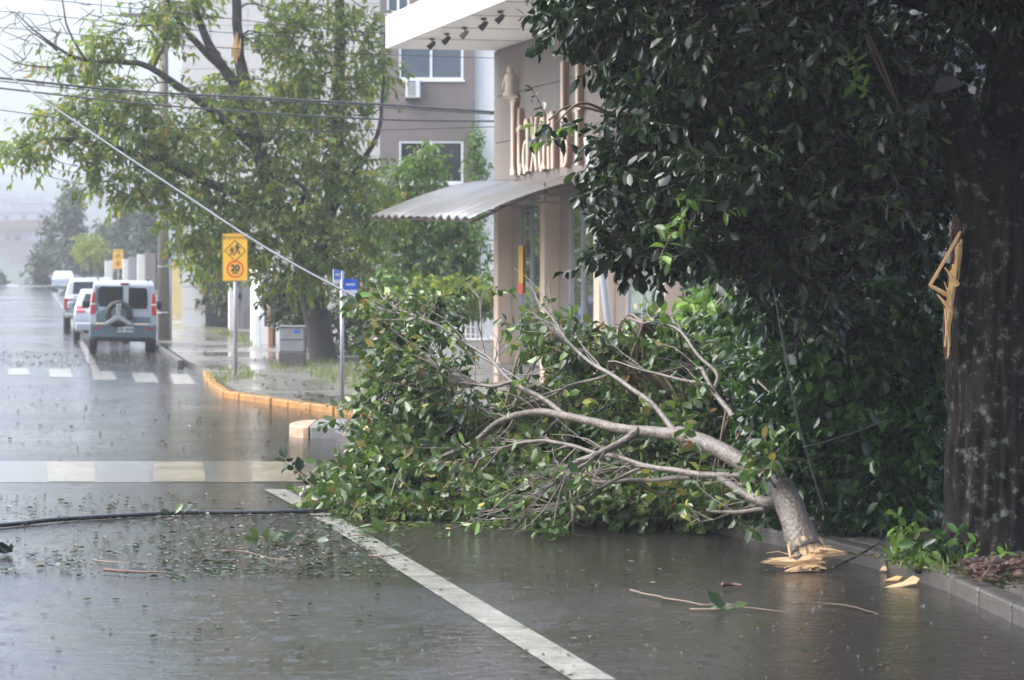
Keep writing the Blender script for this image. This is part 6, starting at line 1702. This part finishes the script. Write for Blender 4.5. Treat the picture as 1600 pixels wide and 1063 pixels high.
def road_sprig(label, px, py, n, size, seed, mat='leaf_fall'):
    q = G(px, py); rng = np.random.default_rng(seed)
    t = thing('leaf_sprig', label, 'sprig', (q.x, q.y, 0.0))
    an = rng.uniform(0, 6.28); d = np.array([math.cos(an), math.sin(an) * 0.6, 0.02])
    a = np.array(q) + np.array([0, 0, 0.02])
    mb = MB(); mb.tube([a - d * 0.22, a, a + d * 0.2 + np.array([0, 0, 0.06])], [0.008, 0.006, 0.004], 6); mb.build('stalk', M['twig'], t, smooth=True)
    for k in range(n):
        o = a + d * (0.2 * (k / n) - 0.02)
        x = unit(np.array([rng.normal(), rng.normal() * 0.7, rng.uniform(0.15, 0.9)]))
        nr = unit(np.array([rng.normal() * 0.5, -0.7, 0.7])); y = unit(np.cross(nr, x)); z = np.cross(x, y)
        l = size * rng.uniform(0.7, 1.2)
        L = dict(o=np.array([o]), x=np.array([x]), y=np.array([y]), z=np.array([z]), l=np.array([l]), w=np.array([l * 0.75]))
        leaf_mesh('leaf', L, M[mat], t, True, zmin=0.008)
for a in (('green leaf sprig on the road left of the white line', 440, 853, 4, 0.16, 1), ('pale leaf sprig beside the upright green one on the road', 404, 852, 3, 0.15, 2), ('upright green sprig on the road below the fallen leaves', 586, 838, 4, 0.16, 3), ('green sprig on the dark road beside the long twig', 1124, 957, 4, 0.15, 4),
          ('dark leaf sprig at the left edge of the road', 14, 866, 4, 0.14, 5, 'leaf_dark'), ('flat dark leaf right of the green sprig by the line', 492, 849, 2, 0.14, 6, 'leaf_dark'), ('leaf sprig lying on the black cable', 282, 806, 4, 0.13, 7), ('light green sprig on the kerb under the broken limb', 1165, 828, 8, 0.17, 8, 'leaf_bright')):
    road_sprig(*a)
def young_plant(label, px, py, D, h, n, seed, size=0.13, mat='leaf_bright'):
    """a few leafy stems rising from the soil"""
    rng = np.random.default_rng(seed); x_ = xt(px, D)
    t = thing('young_plant', label, 'plant', (x_, D, 0.13)); cs = []
    for k in range(n):
        a = np.array([x_ + rng.normal(0, 0.04), D + rng.normal(0, 0.04), 0.12]); b = a + np.array([rng.normal(0, 0.16), rng.normal(0, 0.1), h * rng.uniform(0.6, 1.1)])
        pth = smooth_path([a, (a + b) / 2 + rng.normal(0, 0.03, 3), b], 4)
        mb = MB(); mb.tube(pth, list(np.linspace(0.006, 0.003, len(pth))), 5); mb.build('stem', M['grass'], t, smooth=True)
        cs += [pth[i] for i in range(2, len(pth), 2)]
    L = sprig_leaves(rng, cs, 3, 0.05, size, (0, -0.3, 0.3), 0.3, 0.7, 0.7)
    leaf_mesh('leaf_spray', L, M[mat], t, True, zmin=0.13, kind='stuff')
young_plant('leafy young plant with drooping stem left of the right trunk', 1428, 850, 20.9, 0.36, 4, 1)
young_plant('bushy young plant close against the left of the right trunk', 1462, 850, 20.75, 0.30, 5, 2, 0.11, 'leaf_shrub')
young_plant('small bright plant before the right trunk', 1530, 865, 20.35, 0.20, 3, 3, 0.09)
young_plant('low green plant at the kerb beside the curved wood chip', 1425, 890, 20.6, 0.14, 4, 4, 0.12)
def road_stick(label, pts, r, mat='twig', name='twig', z=0.012):
    p = [G(x, y) for x, y in pts]
    path = smooth_path([np.array((q.x, q.y, z + r)) for q in p], 5)
    path = [q + np.array([0, 0.03 * mnoise.noise(Vector(q * 4)), 0.02 * abs(mnoise.noise(Vector(q * 3)))]) for q in path]
    o = Vector(path[0]); mb = MB(); mb.tube([Vector(q) - o for q in path], list(np.linspace(r, r * 0.4, len(path))), 6)
    w_ = mb.build(name, M[mat], None, smooth=True); w_.location = o
    tag(w_, label, name.replace('_', ' '))
road_stick('long thin twig lying on the dark road at lower right', [(985, 929), (1030, 938), (1085, 949), (1150, 953), (1232, 962)], 0.009)
road_stick('pale thin twig on the wet road under the broken end', [(1240, 948), (1290, 948), (1330, 952), (1372, 966)], 0.006)
road_stick('short brown twig on the bright road at left', [(145, 880), (175, 883), (205, 886)], 0.009)
road_stick('forked brown bark strip on the road at left', [(163, 896), (190, 899), (225, 900), (262, 903)], 0.016, 'wood_red', 'bark_strip')
road_stick('thin twig crossing the white edge line', [(576, 872), (600, 874), (630, 868), (650, 856)], 0.007)
road_stick('dark twig on the road left of the white edge line', [(345, 866), (380, 866), (430, 878), (470, 880)], 0.007)
road_stick('small bark piece on the dark road below the wood end', [(1128, 921), (1145, 920), (1160, 922)], 0.02, 'wood_red', 'bark_piece')
# wood chips
def chip(label, poly, px, py, D, mat, ln):
    q = P(px, py, D); mb = MB()
    mb.prism(poly, (q.x, q.y, max(0.01, q.z)), (1, 0, 0.1), (0, 0.8, 0.55), (0, -0.5, 0.8), 0.02)
    o = mb.build('wood_chip', mat, None, bevel=0.005); tag(o, label, 'wood chip')
chip('curved pale wood chip at the kerb by the right trunk', [(-0.16, -0.02), (0.0, 0.03), (0.08, 0.09), (0.13, 0.04), (0.10, -0.01), (-0.02, -0.03)], 1412, 922, 20.3, M['wood_pale'], 0.3)
chip('small orange wood chip left of the curved pale one', [(-0.08, 0.0), (0.02, 0.04), (0.07, 0.02), (0.03, -0.02)], 1398, 913, 20.6, M['wood_raw'], 0.15)
chip('tiny wood chip on the kerb right of the broken limb', [(-0.03, 0.0), (0.0, 0.05), (0.03, 0.04), (0.03, -0.01)], 1380, 897, 21.2, M['wood_pale'], 0.1)
# clods and rubble at the right edge
for k, (px, py, D, sx, sz, lab, mt) in enumerate(((1565, 925, 19.8, 0.22, 0.10, 'reddish clay clod at the right edge behind the kerb', 'clay'), (1530, 905, 20.2, 0.16, 0.07, 'brown clod below the right trunk', 'soil'), (1600, 905, 20.3, 0.2, 0.10, 'dark clod at the right edge below the trunk', 'soil'), (1548, 942, 19.5, 0.07, 0.03, 'small clay lump on the kerb at the right', 'clay'))):
    bm = bmesh.new(); bmesh.ops.create_icosphere(bm, subdivisions=5, radius=1.0)
    for q in bm.verts:
        q.co = Vector((q.co.x * sx, q.co.y * sx * 0.8, q.co.z * sz)) * (1 + 0.5 * mnoise.noise(q.co * 1.5 + Vector((k * 5, 0, 0))) + 0.3 * mnoise.noise(q.co * 4 + Vector((k, 0, 0))) + 0.2 * mnoise.noise(q.co * 11))
    me = bpy.data.meshes.new('clod'); bm.to_mesh(me); bm.free(); me.materials.append(M[mt])
    o = put(bpy.data.objects.new('clod', me)); q = P(px, py, D); o.location = (q.x, q.y, 0.16); tag(o, lab, 'clod')

# rain splashes: little crowns of water where drops hit
M['water'] = pm('splash_water', (0.42, 0.44, 0.46), 0.1, 0.05, 10, spec=0.6)
rng = np.random.default_rng(17)
pts = scatter([(0, 840), (1000, 840), (1450, 925), (1600, 985), (1600, 1063), (0, 1063)], 260, 0.0, 77)
pts += [np.array(G(x, y)) for x, y in ((1233, 918), (1242, 916), (1284, 928), (1272, 952), (1281, 950), (1318, 925), (1442, 950), (1415, 935), (1270, 958), (560, 900))]
mb = MB()
for i, p in enumerate(pts):
    big = i >= 260
    s = rng.uniform(0.004, 0.011) if not big else rng.uniform(0.007, 0.012)
    for k in range(3 if not big else 6):
        a = rng.uniform(0, 6.28); h_ = s * rng.uniform(0.5, 2.4 if big else 1.2)
        b = Vector(p) + Vector((math.cos(a) * s * 0.6, math.sin(a) * s * 0.6, 0.002))
        t_ = b + Vector((math.cos(a) * s * 0.4, math.sin(a) * s * 0.4, h_))
        mb.tube([b, b.lerp(t_, 0.6), t_], [s * 0.13, s * 0.07, s * 0.10], 5)
o = mb.build('rain_splash', M['water'], None, smooth=True, kind='stuff'); tag(o, 'rain drops splashing up from the wet road', 'splash')

# ------------------------------------------------------------------ rain haze
HAZE = 0.0009
hz_m = bpy.data.materials.new('rain_haze'); hz_m.use_nodes = True
nn, ll = hz_m.node_tree.nodes, hz_m.node_tree.links
nn.clear()
pv = nn.new('ShaderNodeVolumePrincipled'); mo = nn.new('ShaderNodeOutputMaterial')
pv.inputs['Color'].default_value = (0.80, 0.83, 0.87, 1); pv.inputs['Density'].default_value = HAZE; pv.inputs['Anisotropy'].default_value = 0.2
ll.new(pv.outputs[0], mo.inputs['Volume'])
mb = MB(); mb.box((0, 785, 20.0), (1860, 1690, 54)); o = mb.build('haze', hz_m, None, kind='stuff')
tag(o, 'pale rain haze hanging over the street and far hill', 'haze')
